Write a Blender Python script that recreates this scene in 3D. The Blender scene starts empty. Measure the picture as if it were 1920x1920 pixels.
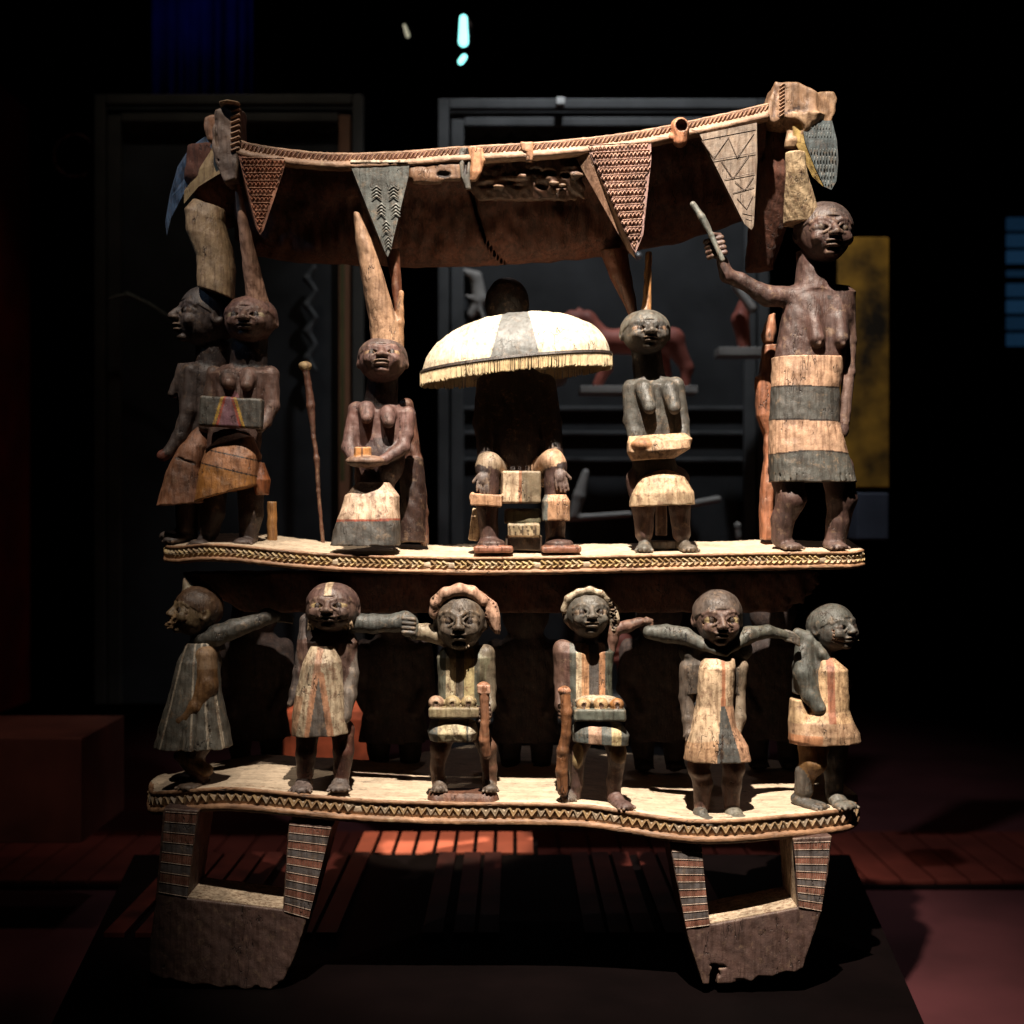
import bpy, bmesh, math, random
import numpy as np
from mathutils import Vector, Matrix
random.seed(4); RNG = np.random.RandomState(4)
R = math.radians
S = bpy.context.scene
COL = S.collection
D = 2.4                                    # metres from the lens to the front of the throne

# ------------------------------------------------------------------ camera, world, lights, exposure
cam_d = bpy.data.cameras.new('camera'); cam = bpy.data.objects.new('camera', cam_d); COL.objects.link(cam)
cam.location = (0, -D, 0); cam.rotation_euler = (R(90), 0, 0)
cam_d.sensor_width = 36; cam_d.lens = 36 * D / 1.92
cam_d.clip_start = 0.05; cam_d.clip_end = 60
cam_d.dof.use_dof = True; cam_d.dof.focus_distance = D + 0.02; cam_d.dof.aperture_fstop = 2.6
S.camera = cam
w = bpy.data.worlds.new('World'); S.world = w; w.use_nodes = True
w.node_tree.nodes['Background'].inputs[0].default_value = (0.5, 0.5, 0.7, 1)
w.node_tree.nodes['Background'].inputs[1].default_value = 0.0006
S.view_settings.view_transform = 'Standard'; S.view_settings.look = 'None'
S.view_settings.exposure = 0; S.view_settings.gamma = 1

def spot(name, loc, target, watts, col, cone, blend=0.5, size=0.03):
    d = bpy.data.lights.new(name, 'SPOT'); d.energy = watts; d.color = col
    d.spot_size = R(cone); d.spot_blend = blend; d.shadow_soft_size = size
    o = bpy.data.objects.new(name, d); COL.objects.link(o); o.location = loc
    o.rotation_euler = (Vector(target) - Vector(loc)).to_track_quat('-Z', 'Y').to_euler()
    return o
spot('showcase_key_fill', (0.0, -1.42, 2.62), (0.24, 0.04, 0.10), 1560, (1.0, 0.90, 0.77), 35, 1.0, 0.018)
spot('showcase_key_fill', (-0.85, -1.25, 2.45), (-0.60, 0.06, 0.42), 190, (1.0, 0.89, 0.76), 24, 1.0, 0.018)  # added fill spot, unseen, to brighten the dim upper left
spot('gallery_spot', (0.35, 0.9, 2.9), (0.35, 2.1, 0.1), 150, (0.9, 0.95, 1.0), 62, 0.9, 0.05)
spot('gallery_spot', (-0.95, 1.2, 2.9), (-0.75, 2.3, 0.7), 14, (1.0, 0.9, 0.75), 60, 0.9, 0.05)
spot('hanging_spot', (1.25, 1.2, 1.9), (1.24, 2.0, 0.20), 4, (1.0, 0.85, 0.6), 50, 0.9, 0.05)
spot('floor_spot', (0.2, 2.3, 2.2), (0.1, 1.6, -1.2), 9, (1.0, 0.75, 0.7), 110, 0.9, 0.05)
spot('added_slat_spot', (-0.2, 1.7, 1.2), (-0.19, 1.08, -0.9), 130, (1.0, 0.7, 0.5), 14, 0.3, 0.02)  # added unseen spot that makes the short red slats bright
spot('added_patch_spot', (-0.5, 1.0, 1.6), (-0.56, 1.5, -0.72), 125, (1.0, 0.7, 0.5), 18, 0.4, 0.02)  # added unseen spot for the orange-red patch
spot('added_curtain_spot', (-1.6, 2.6, 3.0), (-1.55, 4.0, 2.3), 3.2, (0.4, 0.5, 1.0), 60, 0.9, 0.05)  # added unseen blue spot so the curtain shows
spot('added_blue_spot', (-1.9, -0.6, 1.5), (-0.62, 0.1, 0.6), 16, (0.35, 0.6, 1.0), 16, 0.9, 0.05)  # added unseen cool spot to tint the left corner blue
spot('bench_spot', (-1.2, 0.4, 0.9), (-1.5, 1.2, -0.75), 15, (1.0, 0.7, 0.6), 40, 0.9, 0.05)
spot('wall_spot', (-1.9, 1.9, 1.6), (-2.15, 2.5, 0.2), 8, (1.0, 0.5, 0.4), 70, 0.9, 0.05)

# ------------------------------------------------------------------ colours (real paint and wood colours)
SKIN=(.105,.060,.052); CHAR=(.070,.070,.066); GREY=(.120,.122,.118); CREAM=(.66,.53,.38); PEACH=(.50,.33,.23)
OCHRE=(.42,.22,.065); ORANGE=(.40,.165,.07); TAN=(.42,.29,.18); RUST=(.26,.085,.045); WOOD=(.20,.105,.06)
DARK=(.045,.022,.016); PURP=(.15,.085,.075); SLATE=(.11,.13,.15); PINK=(.50,.31,.24); YEL=(.45,.30,.06)

# ------------------------------------------------------------------ materials
def wood_mat(name, color=None, edge=True, grain='z', rough=0.52, vary=1.0, bump=1.0, worn=0.45, wornc=(.34,.22,.13,1)):
    m = bpy.data.materials.new(name); m.use_nodes = True; nt = m.node_tree; N = nt.nodes; L = nt.links
    b = N['Principled BSDF']
    tc = N.new('ShaderNodeTexCoord')
    if color is None:
        a = N.new('ShaderNodeAttribute'); a.attribute_name = 'paint'; src = a.outputs['Color']
    else:
        a = N.new('ShaderNodeRGB'); a.outputs[0].default_value = (*color, 1); src = a.outputs[0]
    def noise(scale, det=6, rg=0.6, dist=0.0):
        n = N.new('ShaderNodeTexNoise'); n.inputs['Scale'].default_value = scale; n.inputs['Detail'].default_value = det
        n.inputs['Roughness'].default_value = rg; n.inputs['Distortion'].default_value = dist
        L.new(tc.outputs['Object'], n.inputs['Vector']); return n.outputs[0]
    def ramp(s, a0, a1, v0, v1):
        r = N.new('ShaderNodeMapRange'); r.inputs[1].default_value = a0; r.inputs[2].default_value = a1
        r.inputs[3].default_value = v0; r.inputs[4].default_value = v1; L.new(s, r.inputs[0]); return r.outputs[0]
    def mix(t, f, a_, b_):
        x = N.new('ShaderNodeMix'); x.data_type = 'RGBA'; x.blend_type = t; x.clamp_factor = True
        for k, v in ((0, f), (6, a_), (7, b_)):
            if isinstance(v, (int, float)): x.inputs[k].default_value = v
            elif isinstance(v, tuple): x.inputs[k].default_value = v
            else: L.new(v, x.inputs[k])
        return x.outputs[2]
    g = N.new('ShaderNodeCombineColor')
    v1 = ramp(noise(22, 8), .3, .72, 1-.48*vary, 1+.42*vary)
    for k in range(3): L.new(v1, g.inputs[k])
    c = mix('MULTIPLY', 1.0, src, g.outputs[0])
    # paint loss showing brown wood, in ragged patches and down-the-grain streaks; fine drying cracks
    lum = N.new('ShaderNodeRGBToBW'); L.new(src, lum.inputs[0])
    def mul(a_, b_):
        x = N.new('ShaderNodeMath'); x.operation = 'MULTIPLY'; L.new(a_, x.inputs[0])
        if isinstance(b_, (int, float)): x.inputs[1].default_value = b_
        else: L.new(b_, x.inputs[1])
        return x.outputs[0]
    lossf = mul(ramp(lum.outputs[0], .1, .4, .15*vary, .8*vary), 1.0)
    c = mix('MIX', mul(ramp(noise(85, 11, .78, .5), .50, .60, 0, 1), lossf), c, (.17, .085, .05, 1))
    ms_ = N.new('ShaderNodeMapping'); ms_.inputs['Scale'].default_value = (150, 150, 14) if grain == 'z' else (9, 110, 110); L.new(tc.outputs['Object'], ms_.inputs[0])
    st_ = N.new('ShaderNodeTexNoise'); st_.inputs['Scale'].default_value = 1; st_.inputs['Detail'].default_value = 7; L.new(ms_.outputs[0], st_.inputs['Vector'])
    c = mix('MULTIPLY', ramp(st_.outputs[0], .46, .64, 0, .75*vary), c, (.42, .36, .32, 1))
    mc = N.new('ShaderNodeMapping'); mc.inputs['Scale'].default_value = (30, 30, 7) if grain == 'z' else (5, 24, 24); L.new(tc.outputs['Object'], mc.inputs[0])
    wa = N.new('ShaderNodeTexNoise'); wa.inputs['Scale'].default_value = 3; L.new(mc.outputs[0], wa.inputs['Vector'])
    av = N.new('ShaderNodeVectorMath'); av.operation = 'ADD'; L.new(mc.outputs[0], av.inputs[0]); L.new(wa.outputs[1], av.inputs[1])
    cr = N.new('ShaderNodeTexVoronoi'); cr.feature = 'DISTANCE_TO_EDGE'; cr.inputs['Scale'].default_value = 1; L.new(av.outputs[0], cr.inputs['Vector'])
    crack = mul(ramp(cr.outputs['Distance'], 0, .022, 1, 0), ramp(noise(17, 3), .50, .60, 0, 1))
    c = mix('MIX', mul(crack, .85), c, (.02, .012, .01, 1))
    # worn patches where pale wood shows, and small dark stains with their own outlines
    c = mix('MIX', ramp(noise(55, 9, .7, .4), .56, .70, 0, worn), c, wornc)
    c = mix('MIX', ramp(noise(38, 10, .75, .8), .60, .72, 0, .55), c, (.05, .03, .022, 1))
    c = mix('MIX', ramp(noise(320, 4, .7), .62, .75, 0, .45), c, (.40, .33, .25, 1))
    ge = N.new('ShaderNodeNewGeometry')
    pw = N.new('ShaderNodeMath'); pw.operation = 'MULTIPLY'; L.new(ramp(ge.outputs['Pointiness'], .515, .60, 0, .75 if edge else 0), pw.inputs[0]); L.new(ramp(noise(60, 8, .7), .38, .60, .1, 1), pw.inputs[1])
    c = mix('MIX', pw.outputs[0], c, wornc)
    c = mix('MIX', ramp(noise(150, 8, .8, 1.2), .62, .70, 0, .7), c, (.035, .022, .018, 1))
    L.new(c, b.inputs['Base Color'])
    L.new(ramp(noise(40), .3, .7, rough-.1, rough+.15), b.inputs['Roughness'])
    b.inputs['Specular IOR Level'].default_value = 0.5
    mp = N.new('ShaderNodeMapping'); mp.inputs['Scale'].default_value = (1, 1, .16) if grain == 'z' else (.12, 1, 1); L.new(tc.outputs['Object'], mp.inputs[0])
    gr = N.new('ShaderNodeTexNoise'); gr.inputs['Scale'].default_value = 260; gr.inputs['Detail'].default_value = 5
    L.new(mp.outputs[0], gr.inputs['Vector'])
    vo = N.new('ShaderNodeTexVoronoi'); vo.inputs['Scale'].default_value = 75; vo.feature = 'SMOOTH_F1'; L.new(tc.outputs['Object'], vo.inputs['Vector'])
    def bmp(h, st, dist, prev=None):
        x = N.new('ShaderNodeBump'); x.inputs['Strength'].default_value = st; x.inputs['Distance'].default_value = dist
        L.new(h, x.inputs['Height'])
        if prev: L.new(prev, x.inputs['Normal'])
        return x.outputs[0]
    inv = ramp(crack, 0, 1, 1, 0); n = bmp(inv, .6*bump, .003)
    n = bmp(vo.outputs['Distance'], .25*bump, .004, n)
    n = bmp(noise(70, 9, .7), .38*bump, .004, n)
    n = bmp(noise(420, 5, .75), .35*bump, .0012, n)
    n = bmp(gr.outputs[0], .55*bump, .0018, n)
    L.new(n, b.inputs['Normal'])
    return m
M_PAINT = wood_mat('painted_carved_wood')
M_CANOPY = wood_mat('painted_canopy', vary=.6, worn=.3)
M = {}
def wm(color, **k):
    k.setdefault('edge', False)
    key = (color, tuple(sorted(k.items())))
    if key not in M: M[key] = wood_mat('wood_%d' % len(M), color, **k)
    return M[key]
def plain(name, color, rough=.6, emit=0, spec=.4, metal=0, var=.35, scale=6):
    m = bpy.data.materials.new(name); m.use_nodes = True; nt = m.node_tree; N = nt.nodes; b = N['Principled BSDF']
    tc = N.new('ShaderNodeTexCoord'); n = N.new('ShaderNodeTexNoise'); n.inputs['Scale'].default_value = scale; n.inputs['Detail'].default_value = 8
    nt.links.new(tc.outputs['Object'], n.inputs['Vector'])
    r = N.new('ShaderNodeMapRange'); r.inputs[1].default_value = .3; r.inputs[2].default_value = .7
    r.inputs[3].default_value = 1-var; r.inputs[4].default_value = 1+var; nt.links.new(n.outputs[0], r.inputs[0])
    v = N.new('ShaderNodeVectorMath'); v.operation = 'SCALE'; v.inputs[0].default_value = color
    nt.links.new(r.outputs[0], v.inputs['Scale']); nt.links.new(v.outputs[0], b.inputs['Base Color'])
    b.inputs['Roughness'].default_value = rough; b.inputs['Specular IOR Level'].default_value = spec; b.inputs['Metallic'].default_value = metal
    if emit:
        b.inputs['Emission Color'].default_value = (*color, 1); b.inputs['Emission Strength'].default_value = emit
    return m

# ------------------------------------------------------------------ object helpers
def W(px, py, y=0.0):
    """place in metres: where a point at depth y stands, sizes given in millimetres at the throne's front"""
    s = (D + y) / D
    return Vector(((px-960)/1000*s, y, (960-py)/1000*s))
def tag(o, label=None, cat=None, group=None, kind=None):
    if label: o['label'] = label
    if cat: o['category'] = cat
    if group: o['group'] = group
    if kind: o['kind'] = kind
    return o
def empty(name, loc):
    o = bpy.data.objects.new(name, None); COL.objects.link(o); o.location = loc; o.empty_display_size = .05; return o
ORG = {}
def link(name, me, mat, parent=None, smooth=True, label=None):
    o = bpy.data.objects.new(name, me); COL.objects.link(o)
    if mat: me.materials.append(mat)
    if smooth: me.polygons.foreach_set('use_smooth', [True]*len(me.polygons))
    if parent is not None:
        o.parent = parent
        base = parent
        while base.parent: base = base.parent
        root = base.location
        # every mesh is written in world metres: shift it so that it stands there under its root
        if parent is base: o.location = -Vector(root)
        if label: o['label'] = label
    return o
def mesh(name, verts, faces, mat, parent=None, smooth=False, label=None):
    me = bpy.data.meshes.new(name); me.from_pydata([tuple(v) for v in verts], [], faces); me.update()
    return link(name, me, mat, parent, smooth, label)
def bmobj(name, bm, mat, parent=None, smooth=False, bevel=0, label=None):
    if bevel:
        es = [e for e in bm.edges if e.is_manifold and e.calc_face_angle(0) > .5]
        bmesh.ops.bevel(bm, geom=es, offset=bevel, segments=2, affect='EDGES', profile=.6)
    bmesh.ops.recalc_face_normals(bm, faces=bm.faces)
    me = bpy.data.meshes.new(name); bm.to_mesh(me); bm.free()
    return link(name, me, mat, parent, smooth, label)
def bbox_bm(bm, c, h, rot=None):
    r = bmesh.ops.create_cube(bm, size=1)
    m = Matrix.Translation(Vector(c)) @ (rot.to_4x4() if rot else Matrix()) @ Matrix.Diagonal((2*h[0], 2*h[1], 2*h[2], 1))
    bmesh.ops.transform(bm, matrix=m, verts=r['verts'])
def box(name, c, h, mat, parent=None, bevel=.002, rot=None, label=None):
    bm = bmesh.new(); bbox_bm(bm, c, h, rot); return bmobj(name, bm, mat, parent, False, bevel, label)

# ------------------------------------------------------------------ carving engine: solids blended on a grid, then one closed surface
def rz(a): c, s = math.cos(R(a)), math.sin(R(a)); return np.array([[c,-s,0],[s,c,0],[0,0,1]])
def rx(a): c, s = math.cos(R(a)), math.sin(R(a)); return np.array([[1,0,0],[0,c,-s],[0,s,c]])
def ry(a): c, s = math.cos(R(a)), math.sin(R(a)); return np.array([[c,0,s],[0,1,0],[-s,0,c]])
SHIFT = 0.0
class Fig:
    """works in millimetres at depth y0: x right, y away from the viewer, z up"""
    def __init__(s, y0, h=1.9): s.y0, s.h, s.ops = y0+SHIFT, h, []; s.T = None
    def add(s, fn, lo, hi, col, k=5, op='+'):
        lo, hi = np.array(lo, float), np.array(hi, float)
        if s.T is not None:
            Rm, t = s.T
            c = np.array([[a, b, e] for a in (lo[0], hi[0]) for b in (lo[1], hi[1]) for e in (lo[2], hi[2])]) @ Rm.T + t
            lo, hi = c.min(0), c.max(0); f0 = fn
            def fn(x, y, z, f0=f0, Rm=Rm, t=t):
                x, y, z = x-t[0], y-t[1], z-t[2]
                return f0(Rm[0,0]*x+Rm[1,0]*y+Rm[2,0]*z, Rm[0,1]*x+Rm[1,1]*y+Rm[2,1]*z, Rm[0,2]*x+Rm[1,2]*y+Rm[2,2]*z)
        s.ops.append((fn, lo, hi, col, k, op))
    # q: coordinates px,py unless a frame is pushed
    def P(s, p): return np.array([p[0]-960., p[2] if len(p) > 2 else 0., 960.-p[1]]) if s.T is None else np.array(p, float)
    def e(s, p, r, col=SKIN, k=5, op='+', rot=None):
        c = s.P(p); r = np.array(r, float); Rm = rot if rot is not None else np.eye(3)
        def f(x, y, z):
            x, y, z = x-c[0], y-c[1], z-c[2]
            a = (Rm[0,0]*x+Rm[1,0]*y+Rm[2,0]*z)/r[0]; b = (Rm[0,1]*x+Rm[1,1]*y+Rm[2,1]*z)/r[1]; d = (Rm[0,2]*x+Rm[1,2]*y+Rm[2,2]*z)/r[2]
            q = np.sqrt(a*a+b*b+d*d)+1e-6
            g = np.sqrt((a/r[0])**2+(b/r[1])**2+(d/r[2])**2)+1e-6
            return q*(q-1)/g
        m = (np.abs(Rm)*r).sum(1) if rot is not None else r
        s.add(f, c-m, c+m, col, k, op)
    def c(s, a, b, ra, rb, col=SKIN, k=6, op='+'):
        a, b = s.P(a), s.P(b); ab = b-a; L2 = max((ab*ab).sum(), 1e-6)
        def f(x, y, z):
            x, y, z = x-a[0], y-a[1], z-a[2]
            t = np.clip((x*ab[0]+y*ab[1]+z*ab[2])/L2, 0, 1)
            return np.sqrt((x-t*ab[0])**2+(y-t*ab[1])**2+(z-t*ab[2])**2)-(ra+t*(rb-ra))
        m = max(ra, rb); s.add(f, np.minimum(a, b)-m, np.maximum(a, b)+m, col, k, op)
    def chain(s, pts, col=SKIN, k=6, op='+'):
        for a, b in zip(pts, pts[1:]): s.c(a[:3], b[:3], a[3], b[3], col, k, op)
    def l(s, secs, col=SKIN, k=6, op='+', n=2.0, tilt=0.0):
        """stack of oval sections (py, px, y, rx, ry); tilt slopes the ends"""
        q = np.array(sorted(secs, key=lambda t: -t[0]), float); zz = 960-q[:,0]; cx = q[:,1]-960
        def f(x, y, z):
            z2 = z+tilt*(x-cx.mean())
            ax = np.interp(z2, zz, cx); ay = np.interp(z2, zz, q[:,2]); a = np.interp(z2, zz, q[:,3]); b = np.interp(z2, zz, q[:,4])
            d = ((np.abs((x-ax)/a)**n+np.abs((y-ay)/b)**n)**(1/n)-1)*np.minimum(a, b)
            return np.maximum(d, np.maximum(zz[0]-z2, z2-zz[-1]))
        t = abs(tilt)*q[:,3].max()*1.2
        s.add(f, [(cx-q[:,3]).min(), (q[:,2]-q[:,4]).min(), zz[0]-t], [(cx+q[:,3]).max(), (q[:,2]+q[:,4]).max(), zz[-1]+t], col, k, op)
    def b(s, p, h, col=SKIN, k=2, op='+', rot=None, r=2.):
        c = s.P(p); h = np.array(h, float); Rm = rot if rot is not None else np.eye(3)
        def f(x, y, z):
            x, y, z = x-c[0], y-c[1], z-c[2]
            a = np.abs(Rm[0,0]*x+Rm[1,0]*y+Rm[2,0]*z)-h[0]+r; b = np.abs(Rm[0,1]*x+Rm[1,1]*y+Rm[2,1]*z)-h[1]+r; d = np.abs(Rm[0,2]*x+Rm[1,2]*y+Rm[2,2]*z)-h[2]+r
            return np.sqrt(np.maximum(a,0)**2+np.maximum(b,0)**2+np.maximum(d,0)**2)+np.minimum(np.maximum(a,np.maximum(b,d)),0)-r
        m = (np.abs(Rm)*h).sum(1)
        s.add(f, c-m, c+m, col, k, op)
    def build(s, name, parent, label=None, mat=None, wob=.9):
        h = s.h; A = [o for o in s.ops if o[5] == '+']
        lo = np.min([o[1] for o in A], 0)-4*h; hi = np.max([o[2] for o in A], 0)+4*h
        n = np.ceil((hi-lo)/h).astype(int)+1
        V = np.full(n, 30., np.float32); C = np.zeros(n, np.int16)
        X, Y, Z = [(lo[i]+h*np.arange(n[i])).astype(np.float32) for i in range(3)]
        cols = []
        for fn, l0, h0, col, k, op in s.ops:
            pad = k*1.2+3*h
            i0 = np.maximum(np.floor((l0-pad-lo)/h).astype(int), 0); i1 = np.minimum(np.ceil((h0+pad-lo)/h).astype(int)+1, n)
            if (i1 <= i0).any(): continue
            sl = tuple(slice(a, b) for a, b in zip(i0, i1))
            x, y, z = X[sl[0]][:,None,None], Y[sl[1]][None,:,None], Z[sl[2]][None,None,:]
            d = fn(x, y, z).astype(np.float32); v = V[sl]
            cols.append(col); ci = len(cols)-1
            if op == '+':
                C[sl] = np.where(d < v, ci, C[sl]); hh = np.maximum(k-np.abs(d-v), 0)/max(k, .01)
                V[sl] = np.minimum(d, v)-hh*hh*k*.25
            else:
                d = -d
                if col is not None: C[sl] = np.where(d > v-1.0, ci, C[sl])
                hh = np.maximum(k-np.abs(d-v), 0)/max(k, .01); V[sl] = np.maximum(d, v)+hh*hh*k*.25
        if wob:
            x, y, z = X[:,None,None], Y[None,:,None], Z[None,None,:]
            V += (wob*(np.sin(x*.13+z*.07+1.3)*np.sin(y*.12+z*.09)+.6*np.sin(z*.21+x*.17)*np.sin(y*.2-x*.11+2))).astype(np.float32)*.6
        V[0]=V[-1]=9; V[:,0]=9; V[:,-1]=9; V[:,:,0]=9; V[:,:,-1]=9
        I = V < 0
        corners = [(a,b,c) for a in (0,1) for b in (0,1) for c in (0,1)]
        cnt = np.zeros(n-1, np.int8)
        for a,b,c in corners: cnt += I[a:n[0]-1+a, b:n[1]-1+b, c:n[2]-1+c]
        act = np.argwhere((cnt > 0) & (cnt < 8)); idx = np.full(n-1, -1, np.int32)
        idx[act[:,0],act[:,1],act[:,2]] = np.arange(len(act))
        cv = {c: V[act[:,0]+c[0],act[:,1]+c[1],act[:,2]+c[2]] for c in corners}
        acc = np.zeros((len(act),3)); num = np.zeros(len(act))
        for c in corners:
            for ax in range(3):
                if c[ax]: continue
                c2 = list(c); c2[ax] = 1; c2 = tuple(c2); v0, v1 = cv[c], cv[c2]; m = (v0<0) != (v1<0)
                t = np.where(m, v0/np.where(m, v0-v1, 1), 0)
                for q in range(3): acc[:,q] += np.where(m, c[q]+(t if q == ax else 0), 0)
                num += m
        P = acc/num[:,None]; pts = (act+P)*h+lo
        faces = []
        for ax in range(3):
            a = [slice(1,-1)]*3; a[ax] = slice(0,-1); b = [slice(1,-1)]*3; b[ax] = slice(1,None)
            ia, ib = I[tuple(a)], I[tuple(b)]
            e = np.argwhere(ia != ib); off = np.ones(3, int); off[ax] = 0; e0 = e+off
            flip = ia[e[:,0],e[:,1],e[:,2]]
            u, v = [(1,2),(2,0),(0,1)][ax]
            def q(du, dv):
                g = e0.copy(); g[:,u] -= du; g[:,v] -= dv; return idx[g[:,0],g[:,1],g[:,2]]
            Q = np.stack([q(0,0), q(1,0), q(1,1), q(0,1)], 1)
            Q[~flip] = Q[~flip][:,::-1]; faces.append(Q)
        F_ = np.concatenate(faces)
        sc = (D+s.y0)/D/1000
        wp = pts*sc; wp[:,1] += s.y0
        me = bpy.data.meshes.new(name); nv, nf = len(wp), len(F_)
        me.vertices.add(nv); me.vertices.foreach_set('co', wp.ravel())
        me.loops.add(nf*4); me.loops.foreach_set('vertex_index', F_.ravel().astype(np.int32))
        me.polygons.add(nf); me.polygons.foreach_set('loop_start', np.arange(0, nf*4, 4, dtype=np.int32))
        me.update(calc_edges=True)
        ci = C[np.clip(np.rint(act[:,0]+P[:,0]).astype(int),0,n[0]-1), np.clip(np.rint(act[:,1]+P[:,1]).astype(int),0,n[1]-1), np.clip(np.rint(act[:,2]+P[:,2]).astype(int),0,n[2]-1)]
        rgba = np.ones((nv,4), np.float32)
        for i, col in enumerate(cols):
            m = ci == i
            if not m.any(): continue
            if callable(col): rgba[m,:3] = col(pts[m,0]+960, pts[m,1], 960-pts[m,2])
            elif col is not None: rgba[m,:3] = col
            else: rgba[m,:3] = SKIN
        at = me.color_attributes.new('paint', 'FLOAT_COLOR', 'POINT'); rgba[:,:3] = rgba[:,:3]**1.17*np.array([1.0,.97,.93]); at.data.foreach_set('color', rgba.ravel())
        return link(name, me, mat or M_PAINT, parent, True, label)

def poly_solid(F, pts, y0_, y1_, col, k=2, r=1.5, op='+'):
    P = np.array([(p[0]-960., 960.-p[1]) for p in pts])
    def f(x, y, z):
        x, z = np.broadcast_arrays(x[:,:1,:]*1.0 if x.ndim == 3 else x, z[:,:1,:] if z.ndim == 3 else z)
        d = np.full(x.shape, 1e9); sg = np.ones(x.shape)
        n = len(P); j = n-1
        for i in range(n):
            e = P[j]-P[i]; wx, wz = x-P[i,0], z-P[i,1]
            t = np.clip((wx*e[0]+wz*e[1])/(e@e), 0, 1); d = np.minimum(d, (wx-e[0]*t)**2+(wz-e[1]*t)**2)
            c1, c2, c3 = z >= P[i,1], z < P[j,1], e[0]*wz > e[1]*wx
            sg = np.where((c1&c2&c3)|(~c1&~c2&~c3), -sg, sg); j = i
        d = sg*np.sqrt(d)+r; e = np.maximum(y0_-y, y-y1_)+r
        return np.sqrt(np.maximum(d,0)**2+np.maximum(e,0)**2)+np.minimum(np.maximum(d,e),0)-r
    F.add(f, (P[:,0].min(), y0_, P[:,1].min()), (P[:,0].max(), y1_, P[:,1].max()), col, k, op)
def bands(rules, base):
    """paint laid in horizontal or other zones: rules = [(test, colour)] in px, y, py"""
    def f(px, y, py):
        out = np.tile(np.array(base, float), (len(px), 1))
        for t, c in rules: out[t(px, y, py)] = c
        return out
    return f

def head(F, px, py, y, w_, h_, yaw=0, pitch=0, roll=0, col=SKIN, hair=CHAR, eye=(.42,.36,.27), ears=True, scars=0, beard=False, teeth=False, jaw=.8, cap=1):
    a, b = w_/2, h_/2; c = a*1.05
    pitch -= 15
    F.T = (rz(yaw)@rx(pitch)@ry(roll), np.array([px-960., y, 960.-py]))
    F.e((0,.1*c,.14*b), (a,1.06*c,.86*b), col, 3)
    F.e((0,-.12*c,-.3*b), (jaw*a,.9*c,.7*b), col, .22*a)
    def ys(x, z):
        o = 0
        for (cy, cz, A, B, Cc) in ((.1*c,.14*b,a,.86*b,1.06*c), (-.12*c,-.3*b,jaw*a,.7*b,.9*c)):
            q = 1-(x/A)**2-((z-cz)/B)**2
            if q > 0: o = min(o, cy-Cc*math.sqrt(q))
        return o
    for sg in (-1,1):
        F.e((sg*.42*a, ys(.42*a,-.02*b)-.06*c, -.03*b), (.33*a,.20*c,.17*b), col, 2.5, '-', rz(sg*24))
        F.e((sg*.42*a, ys(.42*a,-.05*b)+.11*c, -.05*b), (.28*a,.17*c,.15*b), eye, 1)
        F.e((sg*.42*a, ys(.42*a,-.05*b)-.055*c, -.05*b), (.095*a,.06*c,.115*b), (.03,.02,.02), 1)
        for up in (1,-1):
            pts = []
            for t in np.linspace(0,1,6):
                x = (.12+.60*t)*a; z = (-.05+up*.175*math.sin(math.pi*min(1,t*.94+.03))-.03*(1-t))*b
                pts.append((sg*x, ys(x,z)-.015*c, z, .045*a+.5))
            F.chain(pts, col, 1.5)
        pts = [(sg*x*a, ys(x*a, z*b)-.0*c, z*b, .07*a) for x, z in ((.1,.12),(.3,.22),(.5,.235),(.72,.14))]
        F.chain(pts, col, 4)
        F.e((sg*.13*a, ys(0,-.3*b)-.10*c, -.30*b), (.13*a,.15*c,.09*b), col, 2)
        F.e((sg*.5*a, ys(.5*a,-.35*b)+.1*c, -.34*b), (.24*a,.2*c,.2*b), col, 6)
        if ears:
            F.e((sg*.97*a, .12*c, -.08*b), (.13*a,.24*c,.27*b), col, 3)
            F.e((sg*1.08*a, .05*c, -.06*b), (.08*a,.13*c,.16*b), None, 1.5, '-')
        for i in range(scars):
            z = -.28-.13*i; F.c((sg*.40*a, ys(.4*a,z*b), z*b), (sg*.70*a, ys(.7*a,(z+.1)*b), (z+.1)*b), .035*a, .035*a, (.24,.15,.10), .8, '-')
    F.c((0, ys(0,.1*b)-.0*c, .1*b), (0, ys(0,-.25*b)-.19*c, -.26*b), .085*a, .135*a, col, 4)
    F.e((0, ys(0,-.52*b)-.02*c, -.51*b), (.31*a,.16*c,.075*b), col, 2)
    F.e((0, ys(0,-.62*b)-.01*c, -.64*b), (.27*a,.15*c,.075*b), col, 2)
    F.e((0, ys(0,-.57*b)-.16*c, -.575*b), (.30*a,.14*c,.03*b), (.03,.02,.02), 1, '-')
    F.e((0, ys(0,-.8*b)+.05*c, -.84*b), (.26*a,.22*c,.14*b), col, 4)
    if teeth:
        for i in range(5): F.e(((i-2)*.1*a, ys(0,-.6*b)-.12*c, -.585*b), (.045*a,.06*c,.04*b), CREAM, .5)
    if hair is not None:
        q = 1.045*cap
        def f(x, y_, z):
            yy = y_-.1*c; zz = z-.14*b
            g = np.sqrt((x/(a*q))**2+(yy/(1.06*c*q))**2+(zz/(.86*b*q))**2)
            return np.maximum((g-1)*a, .34*b-.42*b*(y_/c+1)-z)
        F.add(f, (-a*1.1,-1.15*c,-b*.8), (a*1.1,1.3*c,b*1.15), hair, 1.2)
    F.T = None
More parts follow.
